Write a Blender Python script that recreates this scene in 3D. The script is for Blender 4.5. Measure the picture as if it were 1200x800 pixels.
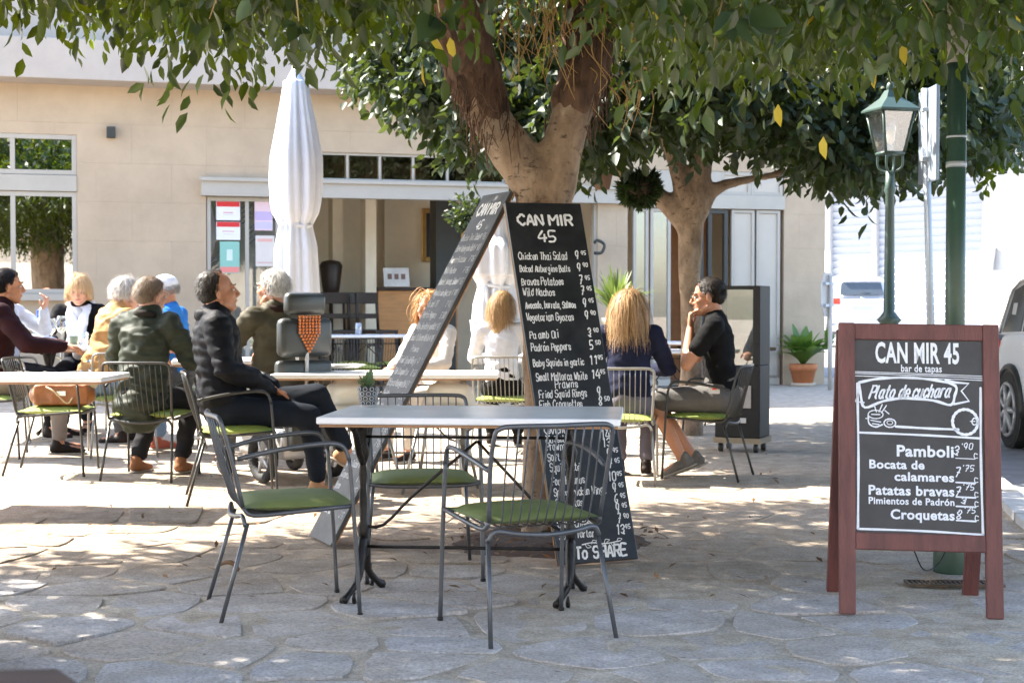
import bpy, bmesh, math, random
import numpy as np
from mathutils import Vector, Matrix, Euler, noise
random.seed(7); np.random.seed(7)
S = bpy.context.scene
for o in list(bpy.data.objects): bpy.data.objects.remove(o)
R = math.radians
# ---------------------------------------------------------------- camera
CAM_H = 1.2; F = 1750.0; PITCH = math.atan(45/1750)
cd = bpy.data.cameras.new('camera'); cam = bpy.data.objects.new('camera', cd); S.collection.objects.link(cam)
cam.location = (0, 0, CAM_H); cam.rotation_euler = (math.pi/2-PITCH, 0, 0)
cd.sensor_width = 36; cd.lens = 52.5; cd.clip_end = 900; cd.clip_start = .1
cd.dof.use_dof = True; cd.dof.focus_distance = 6.3; cd.dof.aperture_fstop = 7.5
S.camera = cam
# ---------------------------------------------------------------- light
SUN = Vector((-.93, .37, 0)).normalized()*math.cos(R(48)) + Vector((0, 0, math.sin(R(48))))
w = bpy.data.worlds.new('World'); S.world = w; w.use_nodes = True
nt = w.node_tree; bg = nt.nodes['Background']
sky = nt.nodes.new('ShaderNodeTexSky'); sky.sky_type = 'NISHITA'; sky.sun_disc = False
sky.sun_elevation = R(48); sky.sun_rotation = math.atan2(SUN.x, SUN.y)
sky.dust_density = 1.5; sky.air_density = 1.0
nt.links.new(sky.outputs[0], bg.inputs[0]); bg.inputs[1].default_value = .15
sd = bpy.data.lights.new('sun', 'SUN'); sun = bpy.data.objects.new('sun', sd); S.collection.objects.link(sun)
sd.energy = 5.0; sd.angle = R(.5); sd.color = (1, .93, .82)
sun.rotation_euler = (-SUN).to_track_quat('-Z', 'Y').to_euler()
S.view_settings.view_transform = 'Standard'; S.view_settings.look = 'None'
S.view_settings.exposure = 2.42; S.view_settings.gamma = 1
# ---------------------------------------------------------------- helpers
def gz(x, y):                      # the square rises very gently to the left
    t = min(1, max(0, (y-6.5)/3.5)); return .026*max(0, -x-.8)*t*t*(3-2*t) if x > -9 else .026*8.2*t*t*(3-2*t)
def P(px, py, Y):                  # point seen at a pixel of the photograph, at distance Y
    v = Vector(((px-600)/F, 1, -(py-400)/F)); v.rotate(Euler((-PITCH, 0, 0)))
    return Vector((0, 0, CAM_H))+v*(Y/v.y)
def G(px, py):                     # ground point under a pixel
    z = 0
    for _ in range(6):
        v = Vector(((px-600)/F, 1, -(py-400)/F)); v.rotate(Euler((-PITCH, 0, 0)))
        t = (CAM_H-z)/-v.z; p = v*t; z = gz(p.x, p.y)
    return Vector((p.x, p.y, z))
def X(px, Y): return P(px, 355, Y).x
def Z(py, Y): return P(600, py, Y).z
def nod(t, n, **k):
    q = t.nodes.new(n)
    for a, b in k.items(): setattr(q, a, b)
    return q
def ramp(t, fac, a, b, p0=.3, p1=.7):
    r = nod(t, 'ShaderNodeValToRGB'); r.color_ramp.elements[0].position = p0; r.color_ramp.elements[1].position = p1
    r.color_ramp.elements[0].color = (*a, 1); r.color_ramp.elements[1].color = (*b, 1); t.links.new(fac, r.inputs[0]); return r.outputs[0]
def M(name, c, rough=.6, metal=0, var=.15, scale=6, bump=.15, bscale=60, c2=None, spec=.5, trans=0, stretch=None, det=6):
    m = bpy.data.materials.new(name); m.use_nodes = True; t = m.node_tree; b = t.nodes['Principled BSDF']
    tc = nod(t, 'ShaderNodeTexCoord'); co = tc.outputs['Object']
    if stretch:
        mp = nod(t, 'ShaderNodeMapping'); mp.inputs['Scale'].default_value = stretch; t.links.new(co, mp.inputs[0]); co = mp.outputs[0]
    n = nod(t, 'ShaderNodeTexNoise'); n.inputs['Scale'].default_value = scale; n.inputs['Detail'].default_value = det; n.inputs['Roughness'].default_value = .65
    t.links.new(co, n.inputs[0])
    a = tuple(x*(1-var) for x in c); z = c2 if c2 else tuple(min(1, x*(1+var)) for x in c)
    t.links.new(ramp(t, n.outputs[0], a, z), b.inputs['Base Color'])
    b.inputs['Roughness'].default_value = rough; b.inputs['Metallic'].default_value = metal
    b.inputs['Specular IOR Level'].default_value = spec
    if bump:
        n2 = nod(t, 'ShaderNodeTexNoise'); n2.inputs['Scale'].default_value = bscale; n2.inputs['Detail'].default_value = 4; t.links.new(co, n2.inputs[0])
        bp = nod(t, 'ShaderNodeBump'); bp.inputs['Strength'].default_value = bump; bp.inputs['Distance'].default_value = .01
        t.links.new(n2.outputs[0], bp.inputs['Height']); t.links.new(bp.outputs[0], b.inputs['Normal'])
    return m
def speckle(m, sc=110, lo=.72, hi=1.18):      # grain of the stone itself
    t = m.node_tree; b = t.nodes['Principled BSDF']; L = t.links.new; old = b.inputs['Base Color'].links[0].from_socket
    g_ = nod(t, 'ShaderNodeNewGeometry'); n = nod(t, 'ShaderNodeTexNoise'); n.inputs['Scale'].default_value = sc; n.inputs['Detail'].default_value = 3; n.inputs['Roughness'].default_value = .8; L(g_.outputs['Position'], n.inputs[0])
    mx = nod(t, 'ShaderNodeMix', data_type='RGBA'); mx.blend_type = 'MULTIPLY'; mx.inputs[0].default_value = 1; L(old, mx.inputs[6]); L(ramp(t, n.outputs[0], (lo,)*3, (hi,)*3, .36, .60), mx.inputs[7]); L(mx.outputs[2], b.inputs['Base Color'])
    return m
def leafmat(name, c1, c2, tr, rough=.38, tmix=.45):
    m = bpy.data.materials.new(name); m.use_nodes = True; t = m.node_tree; b = t.nodes['Principled BSDF']; out = t.nodes['Material Output']
    g = nod(t, 'ShaderNodeNewGeometry'); c = ramp(t, g.outputs['Random Per Island'], c1, c2, 0, 1)
    t.links.new(c, b.inputs['Base Color']); b.inputs['Roughness'].default_value = rough
    tl = nod(t, 'ShaderNodeBsdfTranslucent'); t.links.new(ramp(t, g.outputs['Random Per Island'], tuple(x*.6 for x in tr), tr, 0, 1), tl.inputs[0])
    mx = nod(t, 'ShaderNodeMixShader'); mx.inputs[0].default_value = tmix
    t.links.new(b.outputs[0], mx.inputs[1]); t.links.new(tl.outputs[0], mx.inputs[2]); t.links.new(mx.outputs[0], out.inputs[0]); return m
def glassmat(name, refl=.3, tint=(1, 1, 1), rough=.01):
    m = bpy.data.materials.new(name); m.use_nodes = True; t = m.node_tree; out = t.nodes['Material Output']
    tr = nod(t, 'ShaderNodeBsdfTransparent'); tr.inputs[0].default_value = (*tint, 1)
    gl = nod(t, 'ShaderNodeBsdfGlossy'); gl.inputs['Roughness'].default_value = rough
    mx = nod(t, 'ShaderNodeMixShader'); mx.inputs[0].default_value = refl
    t.links.new(tr.outputs[0], mx.inputs[1]); t.links.new(gl.outputs[0], mx.inputs[2]); t.links.new(mx.outputs[0], out.inputs[0]); return m
def smooth_path(pts, n=4):
    pts = [Vector(p) for p in pts]
    if len(pts) < 3: return pts
    q = [pts[0]*2-pts[1]]+pts+[pts[-1]*2-pts[-2]]; out = []
    for i in range(1, len(q)-2):
        a, b, c, d = q[i-1:i+3]
        for k in range(n):
            t = k/n; out.append(.5*((2*b)+(c-a)*t+(2*a-5*b+4*c-d)*t*t+(3*b-a-3*c+d)*t**3))
    return out+[pts[-1]]
class MB:
    def __init__(s): s.v = []; s.f = []
    def add(s, vs, fs):
        o = len(s.v); s.v += [tuple(v) for v in vs]; s.f += [tuple(i+o for i in f) for f in fs]; return s
    def box(s, c, d, rot=None, taper=1):
        c = Vector(c); x, y, z = [k/2 for k in d]
        vs = [Vector((sx*x*(taper if sz > 0 else 1), sy*y*(taper if sz > 0 else 1), sz*z)) for sz in (-1, 1) for sy in (-1, 1) for sx in (-1, 1)]
        if rot is not None: vs = [rot @ v for v in vs]
        return s.add([v+c for v in vs], [(0, 2, 3, 1), (4, 5, 7, 6), (0, 1, 5, 4), (2, 6, 7, 3), (0, 4, 6, 2), (1, 3, 7, 5)])
    def bb(s, x0, x1, y0, y1, z0, z1): return s.box(((x0+x1)/2, (y0+y1)/2, (z0+z1)/2), (x1-x0, y1-y0, z1-z0))
    def tube(s, pts, r, seg=8, n=4, flat=1, smooth=True, right=None):
        p = smooth_path(pts, n) if smooth else [Vector(q) for q in pts]
        m = len(p)
        if isinstance(r, (int, float)): rr = [r]*m
        else: rr = [float(np.interp(i/(m-1)*(len(r)-1), range(len(r)), r)) for i in range(m)]
        vs = []; fs = []; ref = None
        for i in range(m):
            t = (p[min(i+1, m-1)]-p[max(i-1, 0)])
            if t.length < 1e-9: t = Vector((0, 0, 1))
            t.normalize()
            if right is not None: ref = Vector(right)
            if ref is None: ref = Vector((1, 0, 0)) if abs(t.x) < .9 else Vector((0, 1, 0))
            u = ref-t*ref.dot(t)
            if u.length < 1e-4: u = t.orthogonal()
            u.normalize(); w_ = t.cross(u); ref = u
            for k in range(seg):
                a = 2*math.pi*k/seg; vs.append(p[i]+(u*math.cos(a)+w_*math.sin(a)*flat)*rr[i])
        for i in range(m-1):
            for k in range(seg): fs.append((i*seg+k, i*seg+(k+1) % seg, (i+1)*seg+(k+1) % seg, (i+1)*seg+k))
        fs.append(tuple(range(seg))[::-1]); fs.append(tuple((m-1)*seg+k for k in range(seg)))
        return s.add(vs, fs)
    def lathe(s, prof, c=(0, 0, 0), seg=16, wob=None):
        c = Vector(c); vs = []; fs = []; m = len(prof)
        for i, (r, z) in enumerate(prof):
            for k in range(seg):
                a = 2*math.pi*k/seg; q = r*(wob(a, z) if wob else 1); vs.append(c+Vector((q*math.cos(a), q*math.sin(a), z)))
        for i in range(m-1):
            for k in range(seg): fs.append((i*seg+k, i*seg+(k+1) % seg, (i+1)*seg+(k+1) % seg, (i+1)*seg+k))
        fs.append(tuple(range(seg))[::-1]); fs.append(tuple((m-1)*seg+k for k in range(seg)))
        return s.add(vs, fs)
    def ell(s, c, r, rot=None, seg=16, rings=10):
        c = Vector(c); vs = []; fs = []
        if isinstance(r, (int, float)): r = (r, r, r)
        for i in range(rings+1):
            th = math.pi*(i+.001)/(rings+.002)
            for k in range(seg):
                a = 2*math.pi*k/seg; v = Vector((r[0]*math.sin(th)*math.cos(a), r[1]*math.sin(th)*math.sin(a), -r[2]*math.cos(th)))
                if rot is not None: v = rot @ v
                vs.append(c+v)
        for i in range(rings):
            for k in range(seg): fs.append((i*seg+k, i*seg+(k+1) % seg, (i+1)*seg+(k+1) % seg, (i+1)*seg+k))
        fs.append(tuple(range(seg))[::-1]); fs.append(tuple(rings*seg+k for k in range(seg)))
        return s.add(vs, fs)
    def cap(s, a, b, ra, rb, right=(1, 0, 0), flat=1, seg=14):    # tapered capsule, one closed shell
        a = Vector(a); b = Vector(b); t = (b-a).normalized() if (b-a).length > 1e-6 else Vector((0, 0, 1))
        pts = []; rr = []
        for th in (1.4, 1.0, .5): pts.append(a-t*ra*math.sin(th)); rr.append(ra*math.cos(th))
        pts.append(a); rr.append(ra); pts.append(b); rr.append(rb)
        for th in (.5, 1.0, 1.4): pts.append(b+t*rb*math.sin(th)); rr.append(rb*math.cos(th))
        vs = []; fs = []; u = Vector(right)-t*Vector(right).dot(t)
        if u.length < .05: u = t.orthogonal()
        u.normalize(); w_ = t.cross(u); m = len(pts)
        for i in range(m):
            for k in range(seg):
                q = 2*math.pi*k/seg; vs.append(pts[i]+(u*math.cos(q)+w_*math.sin(q)*flat)*rr[i])
        for i in range(m-1):
            for k in range(seg): fs.append((i*seg+k, i*seg+(k+1) % seg, (i+1)*seg+(k+1) % seg, (i+1)*seg+k))
        fs.append(tuple(range(seg))[::-1]); fs.append(tuple((m-1)*seg+k for k in range(seg)))
        return s.add(vs, fs)
    def mesh(s, name):
        me = bpy.data.meshes.new(name); me.from_pydata(s.v, [], s.f); me.update(); return me
    def build(s, name, mat, parent=None, smooth=True, bevel=0, loc=None):
        me = s.mesh(name); me.materials.append(mat)
        if smooth:
            me.shade_smooth()
        o = bpy.data.objects.new(name, me); S.collection.objects.link(o)
        if parent is not None: o.parent = parent
        if loc is not None: o.location = loc
        if bevel:
            b = o.modifiers.new('bevel', 'BEVEL'); b.width = bevel; b.segments = 2; b.limit_method = 'ANGLE'; b.angle_limit = R(40); b.harden_normals = False
        return o
def thing(name, label, cat, loc=(0, 0, 0), rz=0, group=None):
    o = bpy.data.objects.new(name, None); S.collection.objects.link(o); o.location = loc; o.rotation_euler = (0, 0, rz)
    o.empty_display_size = .1; o['label'] = label; o['category'] = cat
    if group: o['group'] = group
    return o
def tag(o, label, cat, group=None):
    o['label'] = label; o['category'] = cat
    if group: o['group'] = group
    return o
def struct(o): o['kind'] = 'structure'; return o
KIDS = {}
def kids(root):
    return [c for c in bpy.data.objects if c.parent == root]
def dup(root, loc, rz, label, group=None):
    r = root.copy(); S.collection.objects.link(r); r.location = loc; r.rotation_euler = (0, 0, rz); r['label'] = label
    if group: r['group'] = group
    for c in kids(root):
        d = c.copy(); S.collection.objects.link(d); d.parent = r
        for g in kids(c):
            e = g.copy(); S.collection.objects.link(e); e.parent = d
    return r
def blob(mb, name, mat, parent, vox=.012, sm=4, amp=0, sc=6, stretch=(1, 1, 1), fine=0):
    me = mb.mesh(name); o = bpy.data.objects.new(name, me); S.collection.objects.link(o)
    m = o.modifiers.new('r', 'REMESH'); m.mode = 'VOXEL'; m.voxel_size = vox
    if sm: q = o.modifiers.new('s', 'SMOOTH'); q.factor = .5; q.iterations = sm
    dg = bpy.context.evaluated_depsgraph_get(); me2 = bpy.data.meshes.new_from_object(o.evaluated_get(dg))
    bpy.data.objects.remove(o); bpy.data.meshes.remove(me); me2.name = name
    if amp or fine:
        nrm = [v.normal.copy() for v in me2.vertices]
        for v, n_ in zip(me2.vertices, nrm):
            p = Vector((v.co.x*stretch[0], v.co.y*stretch[1], v.co.z*stretch[2]))*sc
            k = 1-2*abs(noise.noise(p)+.4*noise.noise(p*2.3))
            v.co += n_*(amp*k + fine*noise.noise(p*5))
    me2.materials.clear(); me2.materials.append(mat); me2.shade_smooth()
    o = bpy.data.objects.new(name, me2); S.collection.objects.link(o)
    if parent is not None: o.parent = parent
    return o
def face_dir(dx, dy): return math.atan2(-dx, dy)      # yaw that turns local +Y to (dx, dy)
# ---------------------------------------------------------------- materials
iron = M('dark_iron', (.025, .022, .02), .45, .6, .3, 20, .3, 80)
tubeg = M('chair_tube', (.10, .105, .115), .42, .55, .15, 12, .05, 90)
tubed = M('chair_tube_dark', (.05, .05, .048), .42, .5, .15, 12, .05, 90)
tubes = M('chair_tube_silver', (.30, .29, .27), .38, .6, .15, 12, .05, 90)
cushg = M('cushion_green', (.145, .18, .055), .62, 0, .16, 5, .25, 300)
cushy = M('cushion_lime', (.26, .32, .06), .62, 0, .12, 5, .2, 300)
marble = M('table_marble', (.72, .74, .78), .25, 0, .12, 3, .03, 40)
marblew = M('table_white', (.72, .70, .66), .35, 0, .08, 3, .03, 40)
woodedge = M('table_underside', (.30, .17, .09), .6, 0, .2, 6, .1)
# ================================================================ SETTING
BR0, BR1 = (.20, .148, .10), (.47, .375, .285)
def groundmat():
    m = bpy.data.materials.new('paving_dust'); m.use_nodes = True; t = m.node_tree; b = t.nodes['Principled BSDF']; L = t.links.new
    tc = nod(t, 'ShaderNodeTexCoord'); co = tc.outputs['Object']
    sep = nod(t, 'ShaderNodeSeparateXYZ'); L(co, sep.inputs[0])
    def N(s, d=6, r=.6):
        n = nod(t, 'ShaderNodeTexNoise'); n.inputs['Scale'].default_value = s; n.inputs['Detail'].default_value = d; n.inputs['Roughness'].default_value = r; L(co, n.inputs[0]); return n.outputs[0]
    n1, n2, n3 = N(.8, 5), N(7, 8, .7), N(60, 4)
    grey = ramp(t, n2, (.30, .25, .19), (.56, .50, .42), .3, .7)
    brown = ramp(t, n2, BR0, BR1, .28, .72)
    # the trodden earth lies in a band before the tree and the tables
    mr = nod(t, 'ShaderNodeMapRange'); mr.inputs['From Min'].default_value = 5.9; mr.inputs['From Max'].default_value = 6.7
    ad = nod(t, 'ShaderNodeMath', operation='MULTIPLY_ADD'); ad.inputs[1].default_value = 1.6; L(n1, ad.inputs[0]); 
    sb = nod(t, 'ShaderNodeMath', operation='SUBTRACT'); sb.inputs[1].default_value = .8; L(ad.outputs[0], sb.inputs[0]); L(sep.outputs[1], ad.inputs[2])
    L(sb.outputs[0], mr.inputs[0])
    mr2 = nod(t, 'ShaderNodeMapRange'); mr2.inputs['From Min'].default_value = 9.0; mr2.inputs['From Max'].default_value = 12.0
    mr2.inputs['To Min'].default_value = 1; mr2.inputs['To Max'].default_value = .35; L(sep.outputs[1], mr2.inputs[0])
    mr3 = nod(t, 'ShaderNodeMapRange'); mr3.inputs['From Min'].default_value = 1.2; mr3.inputs['From Max'].default_value = 3.2
    mr3.inputs['To Min'].default_value = 1; mr3.inputs['To Max'].default_value = .25; L(sep.outputs[0], mr3.inputs[0])
    mu = nod(t, 'ShaderNodeMath', operation='MULTIPLY'); L(mr.outputs[0], mu.inputs[0]); L(mr2.outputs[0], mu.inputs[1])
    mu2 = nod(t, 'ShaderNodeMath', operation='MULTIPLY'); L(mu.outputs[0], mu2.inputs[0]); L(mr3.outputs[0], mu2.inputs[1])
    mx = nod(t, 'ShaderNodeMix', data_type='RGBA'); L(mu2.outputs[0], mx.inputs[0]); L(grey, mx.inputs[6]); L(brown, mx.inputs[7])
    L(mx.outputs[2], b.inputs['Base Color']); b.inputs['Roughness'].default_value = .88; b.inputs['Specular IOR Level'].default_value = .25
    sm = nod(t, 'ShaderNodeMath', operation='ADD'); L(n2, sm.inputs[0])
    m3 = nod(t, 'ShaderNodeMath', operation='MULTIPLY'); m3.inputs[1].default_value = .35; L(n3, m3.inputs[0]); L(m3.outputs[0], sm.inputs[1])
    bp = nod(t, 'ShaderNodeBump'); bp.inputs['Strength'].default_value = .8; bp.inputs['Distance'].default_value = .03; L(sm.outputs[0], bp.inputs['Height']); L(bp.outputs[0], b.inputs['Normal'])
    return m
gm = speckle(groundmat(), 90)
def axis(lo, mid0, mid1, hi, d, grow=1.25):
    a = list(np.arange(mid0, mid1+1e-6, d)); q = d; x = mid0; left = []
    while x > lo: q *= grow; x -= q; left.append(x)
    q = d; x = mid1; r = []
    while x < hi: q *= grow; x += q; r.append(x)
    return left[::-1]+a+r
xs = axis(-250, -4.5, 4.5, 250, .05); ys = axis(-60, 4.0, 10, 400, .05)
vs = []
for y in ys:
    for x in xs:
        z = gz(x, y)
        if -5 < x < 5 and 3.5 < y < 11:
            z += .010*noise.noise(Vector((x*2.2, y*2.2, 0)))+.005*noise.noise(Vector((x*7, y*7, 3)))-.002
        vs.append((x, y, z))
nx = len(xs); fs = [(j*nx+i, j*nx+i+1, (j+1)*nx+i+1, (j+1)*nx+i) for j in range(len(ys)-1) for i in range(nx-1)]
g = MB(); g.v = vs; g.f = fs; ground = struct(g.build('ground', gm))
# ---- flagstones, one object each
def stonemat(name, c, c2):
    m = M(name, c, .85, 0, .3, 5, .7, 22, c2=c2, spec=.25, det=10); t = m.node_tree; b = t.nodes['Principled BSDF']; L = t.links.new
    g_ = nod(t, 'ShaderNodeNewGeometry'); old = b.inputs['Base Color'].links[0].from_socket
    def N(s, lo, hi, d=7, st=None):
        n = nod(t, 'ShaderNodeTexNoise'); n.inputs['Scale'].default_value = s; n.inputs['Detail'].default_value = d; n.inputs['Roughness'].default_value = .7
        if st: mp = nod(t, 'ShaderNodeMapping'); mp.inputs['Scale'].default_value = st; L(g_.outputs['Position'], mp.inputs[0]); L(mp.outputs[0], n.inputs[0])
        else: L(g_.outputs['Position'], n.inputs[0])
        return ramp(t, n.outputs[0], (0, 0, 0), (1, 1, 1), lo, hi)
    mx = nod(t, 'ShaderNodeMix', data_type='RGBA'); L(N(2.2, .42, .66), mx.inputs[0]); L(old, mx.inputs[6]); mx.inputs[7].default_value = (.50, .44, .38, 1)
    mx2 = nod(t, 'ShaderNodeMix', data_type='RGBA'); L(N(16, .60, .68, 8, (1, 2.2, 1)), mx2.inputs[0]); L(mx.outputs[2], mx2.inputs[6]); mx2.inputs[7].default_value = (.19, .155, .13, 1)
    # trodden earth spread over the stones of the middle band
    sp = nod(t, 'ShaderNodeSeparateXYZ'); L(g_.outputs['Position'], sp.inputs[0]); nn = nod(t, 'ShaderNodeTexNoise'); nn.inputs['Scale'].default_value = 1.3; nn.inputs['Detail'].default_value = 8; nn.inputs['Roughness'].default_value = .7; L(g_.outputs['Position'], nn.inputs[0])
    ma = nod(t, 'ShaderNodeMath', operation='MULTIPLY_ADD'); ma.inputs[1].default_value = 2.2; L(nn.outputs[0], ma.inputs[0]); L(sp.outputs[1], ma.inputs[2])
    mr = nod(t, 'ShaderNodeMapRange'); mr.inputs['From Min'].default_value = 6.9; mr.inputs['From Max'].default_value = 7.8; mr.inputs['To Max'].default_value = .92; L(ma.outputs[0], mr.inputs[0])
    mr3 = nod(t, 'ShaderNodeMapRange'); mr3.inputs['From Min'].default_value = 1.0; mr3.inputs['From Max'].default_value = 3.0; mr3.inputs['To Min'].default_value = 1; mr3.inputs['To Max'].default_value = .45; L(sp.outputs[0], mr3.inputs[0])
    mu = nod(t, 'ShaderNodeMath', operation='MULTIPLY'); L(mr.outputs[0], mu.inputs[0]); L(mr3.outputs[0], mu.inputs[1])
    n5 = nod(t, 'ShaderNodeTexNoise'); n5.inputs['Scale'].default_value = 7; n5.inputs['Detail'].default_value = 8; n5.inputs['Roughness'].default_value = .7; L(g_.outputs['Position'], n5.inputs[0])
    mx3 = nod(t, 'ShaderNodeMix', data_type='RGBA'); L(mu.outputs[0], mx3.inputs[0]); L(mx2.outputs[2], mx3.inputs[6]); L(ramp(t, n5.outputs[0], BR0, BR1, .28, .72), mx3.inputs[7])
    L(mx3.outputs[2], b.inputs['Base Color'])
    vo = nod(t, 'ShaderNodeTexVoronoi'); vo.feature = 'DISTANCE_TO_EDGE'; vo.inputs['Scale'].default_value = 16; wp = nod(t, 'ShaderNodeVectorMath', operation='ADD'); L(g_.outputs['Position'], wp.inputs[0]); L(n5.outputs[1], wp.inputs[1]); L(wp.outputs[0], vo.inputs[0])
    bn = b.inputs['Normal'].links[0].from_node; h0 = bn.inputs['Height'].links[0].from_socket; n6 = nod(t, 'ShaderNodeTexNoise'); n6.inputs['Scale'].default_value = 13; n6.inputs['Detail'].default_value = 9; n6.inputs['Roughness'].default_value = .75; L(g_.outputs['Position'], n6.inputs[0])
    sm = nod(t, 'ShaderNodeMath', operation='MULTIPLY_ADD'); sm.inputs[1].default_value = .35; L(h0, sm.inputs[0]); L(n6.outputs[0], sm.inputs[2])
    vr = nod(t, 'ShaderNodeMapRange'); vr.inputs['From Max'].default_value = .06; vr.inputs['To Max'].default_value = .16; L(vo.outputs[0], vr.inputs[0]); sm2 = nod(t, 'ShaderNodeMath', operation='ADD'); L(sm.outputs[0], sm2.inputs[0]); L(vr.outputs[0], sm2.inputs[1])
    speckle(m, 75, .70, 1.15); L(sm2.outputs[0], bn.inputs['Height']); bn.inputs['Distance'].default_value = .03; bn.inputs['Strength'].default_value = .75
    return m
stone_m = [stonemat('flagstone_%s' % k, c, c2) for k, c, c2 in
           (('grey', (.54, .50, .48), (.76, .71, .69)), ('rose', (.55, .50, .46), (.76, .70, .66)), ('blue', (.52, .50, .50), (.73, .70, .70)))]
rng = random.Random(3); seeds = []
for j in range(12):
    for i in range(17):
        seeds.append(Vector((-3.3+i*.42+(.2 if j % 2 else 0)+rng.uniform(-.16, .16), 4.1+j*.37+rng.uniform(-.13, .13))))
def clip(poly, mid, n_):
    out = []
    for i in range(len(poly)):
        a, b = poly[i], poly[(i+1) % len(poly)]; da, db = (a-mid).dot(n_), (b-mid).dot(n_)
        if da <= 0: out.append(a)
        if (da < 0) != (db < 0): out.append(a+(b-a)*(da/(da-db)))
    return out
for q in seeds:
    if q.x > 2.95+.19*(q.y-8.6): continue
    poly = [q+Vector(d) for d in ((-.5, -.5), (.5, -.5), (.5, .5), (-.5, .5))]
    for o_ in sorted(seeds, key=lambda s: (s-q).length)[1:13]:
        d = o_-q; poly = clip(poly, q+d/2-d.normalized()*rng.uniform(.006, .028), d.normalized())
    if len(poly) < 3: continue
    ring = []
    for i in range(len(poly)):
        a, b = poly[i], poly[(i+1) % len(poly)]
        if (b-a).length < .03: continue
        for t_ in (0, .33, .66):
            p_ = a+(b-a)*t_; n_ = (q-p_).normalized(); ring.append(p_+n_*(rng.uniform(.012, .03) if t_ == 0 else rng.uniform(-.006, .012)))
    if len(ring) < 5: continue
    sx, sy = rng.uniform(-.008, .008), rng.uniform(-.008, .008); h = (.0035 if q.y < 6.4 and q.x < -.3 else .0005)+rng.uniform(-.003, .003)
    m_ = MB(); n = len(ring)
    zz = lambda p_: h+(p_.x-q.x)*sx+(p_.y-q.y)*sy
    gzq = gz(q.x, q.y)
    top = [q+(p_-q)*.99 for p_ in ring]
    m_.add([(p_.x-q.x, p_.y-q.y, -.03) for p_ in ring]+[(p_.x-q.x, p_.y-q.y, zz(p_)-.0035) for p_ in ring]+[(p_.x-q.x, p_.y-q.y, zz(p_)) for p_ in top],
           [(i, (i+1) % n, n+(i+1) % n, n+i) for i in range(n)]+[(n+i, n+(i+1) % n, 2*n+(i+1) % n, 2*n+i) for i in range(n)]+[tuple(2*n+i for i in range(n))])
    m_.build('flagstone', rng.choice(stone_m), ground, smooth=False, loc=(q.x, q.y, gzq))
# ---- road and kerb
asph = M('asphalt', (.20, .20, .215), .85, 0, .15, 4, .5, 90)
def kx(y): return 2.98+.19*(y-8.6)
rd = MB(); Ys = [2, 8, 14, 22, 40, 90]
rd.add([(kx(y), y, .004) for y in Ys]+[(kx(y)+12+.3*y, y, .004) for y in Ys], [(i, i+len(Ys), i+len(Ys)+1, i+1) for i in range(len(Ys)-1)])
road = struct(rd.build('road', asph))
kerbm = M('kerb_stone', (.42, .41, .40), .8, 0, .15, 5, .4)
k_ = MB().box((0, 0, 0), (.16, .96, .07)); km = k_.mesh('kerb_stone'); km.materials.append(kerbm)
y = 6.2
while y < 40:
    o = bpy.data.objects.new('kerb_stone', km); S.collection.objects.link(o); o.parent = road; o.location = (kx(y+.5)-.05, y+.5, .012+rng.uniform(-.003, .003)); o.rotation_euler = (0, 0, -math.atan(.19)+rng.uniform(-.01, .01)); y += .99
# ---- soil pit round the tree
soilm = M('soil', (.07, .045, .03), .95, 0, .4, 12, 1, 50)
pit = MB(); n = 40; c = Vector((.2, 7.45))
vs = [(c.x, c.y, .02)]
for rr in (.35, .7, 1):
    for k in range(n):
        a = 2*math.pi*k/n; q_ = rr*(.50+.10*noise.noise(Vector((math.cos(a)*2, math.sin(a)*2, 5))))
        vs.append((c.x+q_*math.cos(a), c.y+q_*math.sin(a)*.95, (.035 if rr < .9 else .001)+.012*noise.noise(Vector((k*.8, rr*9, 0)))))
fs = [(0, 1+k, 1+(k+1) % n) for k in range(n)]
for j in range(2): fs += [(1+j*n+k, 1+(j+1)*n+k, 1+(j+1)*n+(k+1) % n, 1+j*n+(k+1) % n) for k in range(n)]
pit.add(vs, fs); struct(pit.build('tree_pit', soilm))
dryleaf = leafmat('dry_leaf', (.10, .05, .02), (.22, .12, .05), (.2, .1, .03), .7, .15)
lit = MB()
for k in range(420):
    a = rng.uniform(0, 6.28); r_ = .6*math.sqrt(rng.random())
    p = Vector((c.x+r_*math.cos(a), c.y+r_*math.sin(a), .03+rng.uniform(0, .02))) if k < 170 else Vector((rng.uniform(-2.5, 3), rng.uniform(6, 12), .012))
    if k >= 170: p.z += gz(p.x, p.y)
    s_ = rng.uniform(.015, .035); e = Euler((rng.uniform(-.5, .5), rng.uniform(-.5, .5), rng.uniform(0, 6.28))).to_matrix()
    lit.add([p+e@Vector(v)*s_ for v in ((-1, 0, 0), (0, -.35, .15), (1, 0, .1), (0, .35, .15))], [(0, 1, 2, 3)])
o = lit.build('leaf_litter', dryleaf); o['kind'] = 'stuff'
# ---- a curled dead leaf under the near chair
d = MB(); d.tube([(-.05, 0, .02), (-.02, .01, .045), (.02, 0, .05), (.05, 0, .02), (.03, .0, .008)], [.002, .008, .011, .008, .002], 6, 4, .3)
d.tube([(-.05, 0, .02), (-.09, .01, .03)], [.002, .001], 5)
tag(d.build('dead_leaf', dryleaf, None, loc=G(266, 672)), 'curled brown dead leaf lying on the earth between the left front chair legs', 'leaf')
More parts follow.
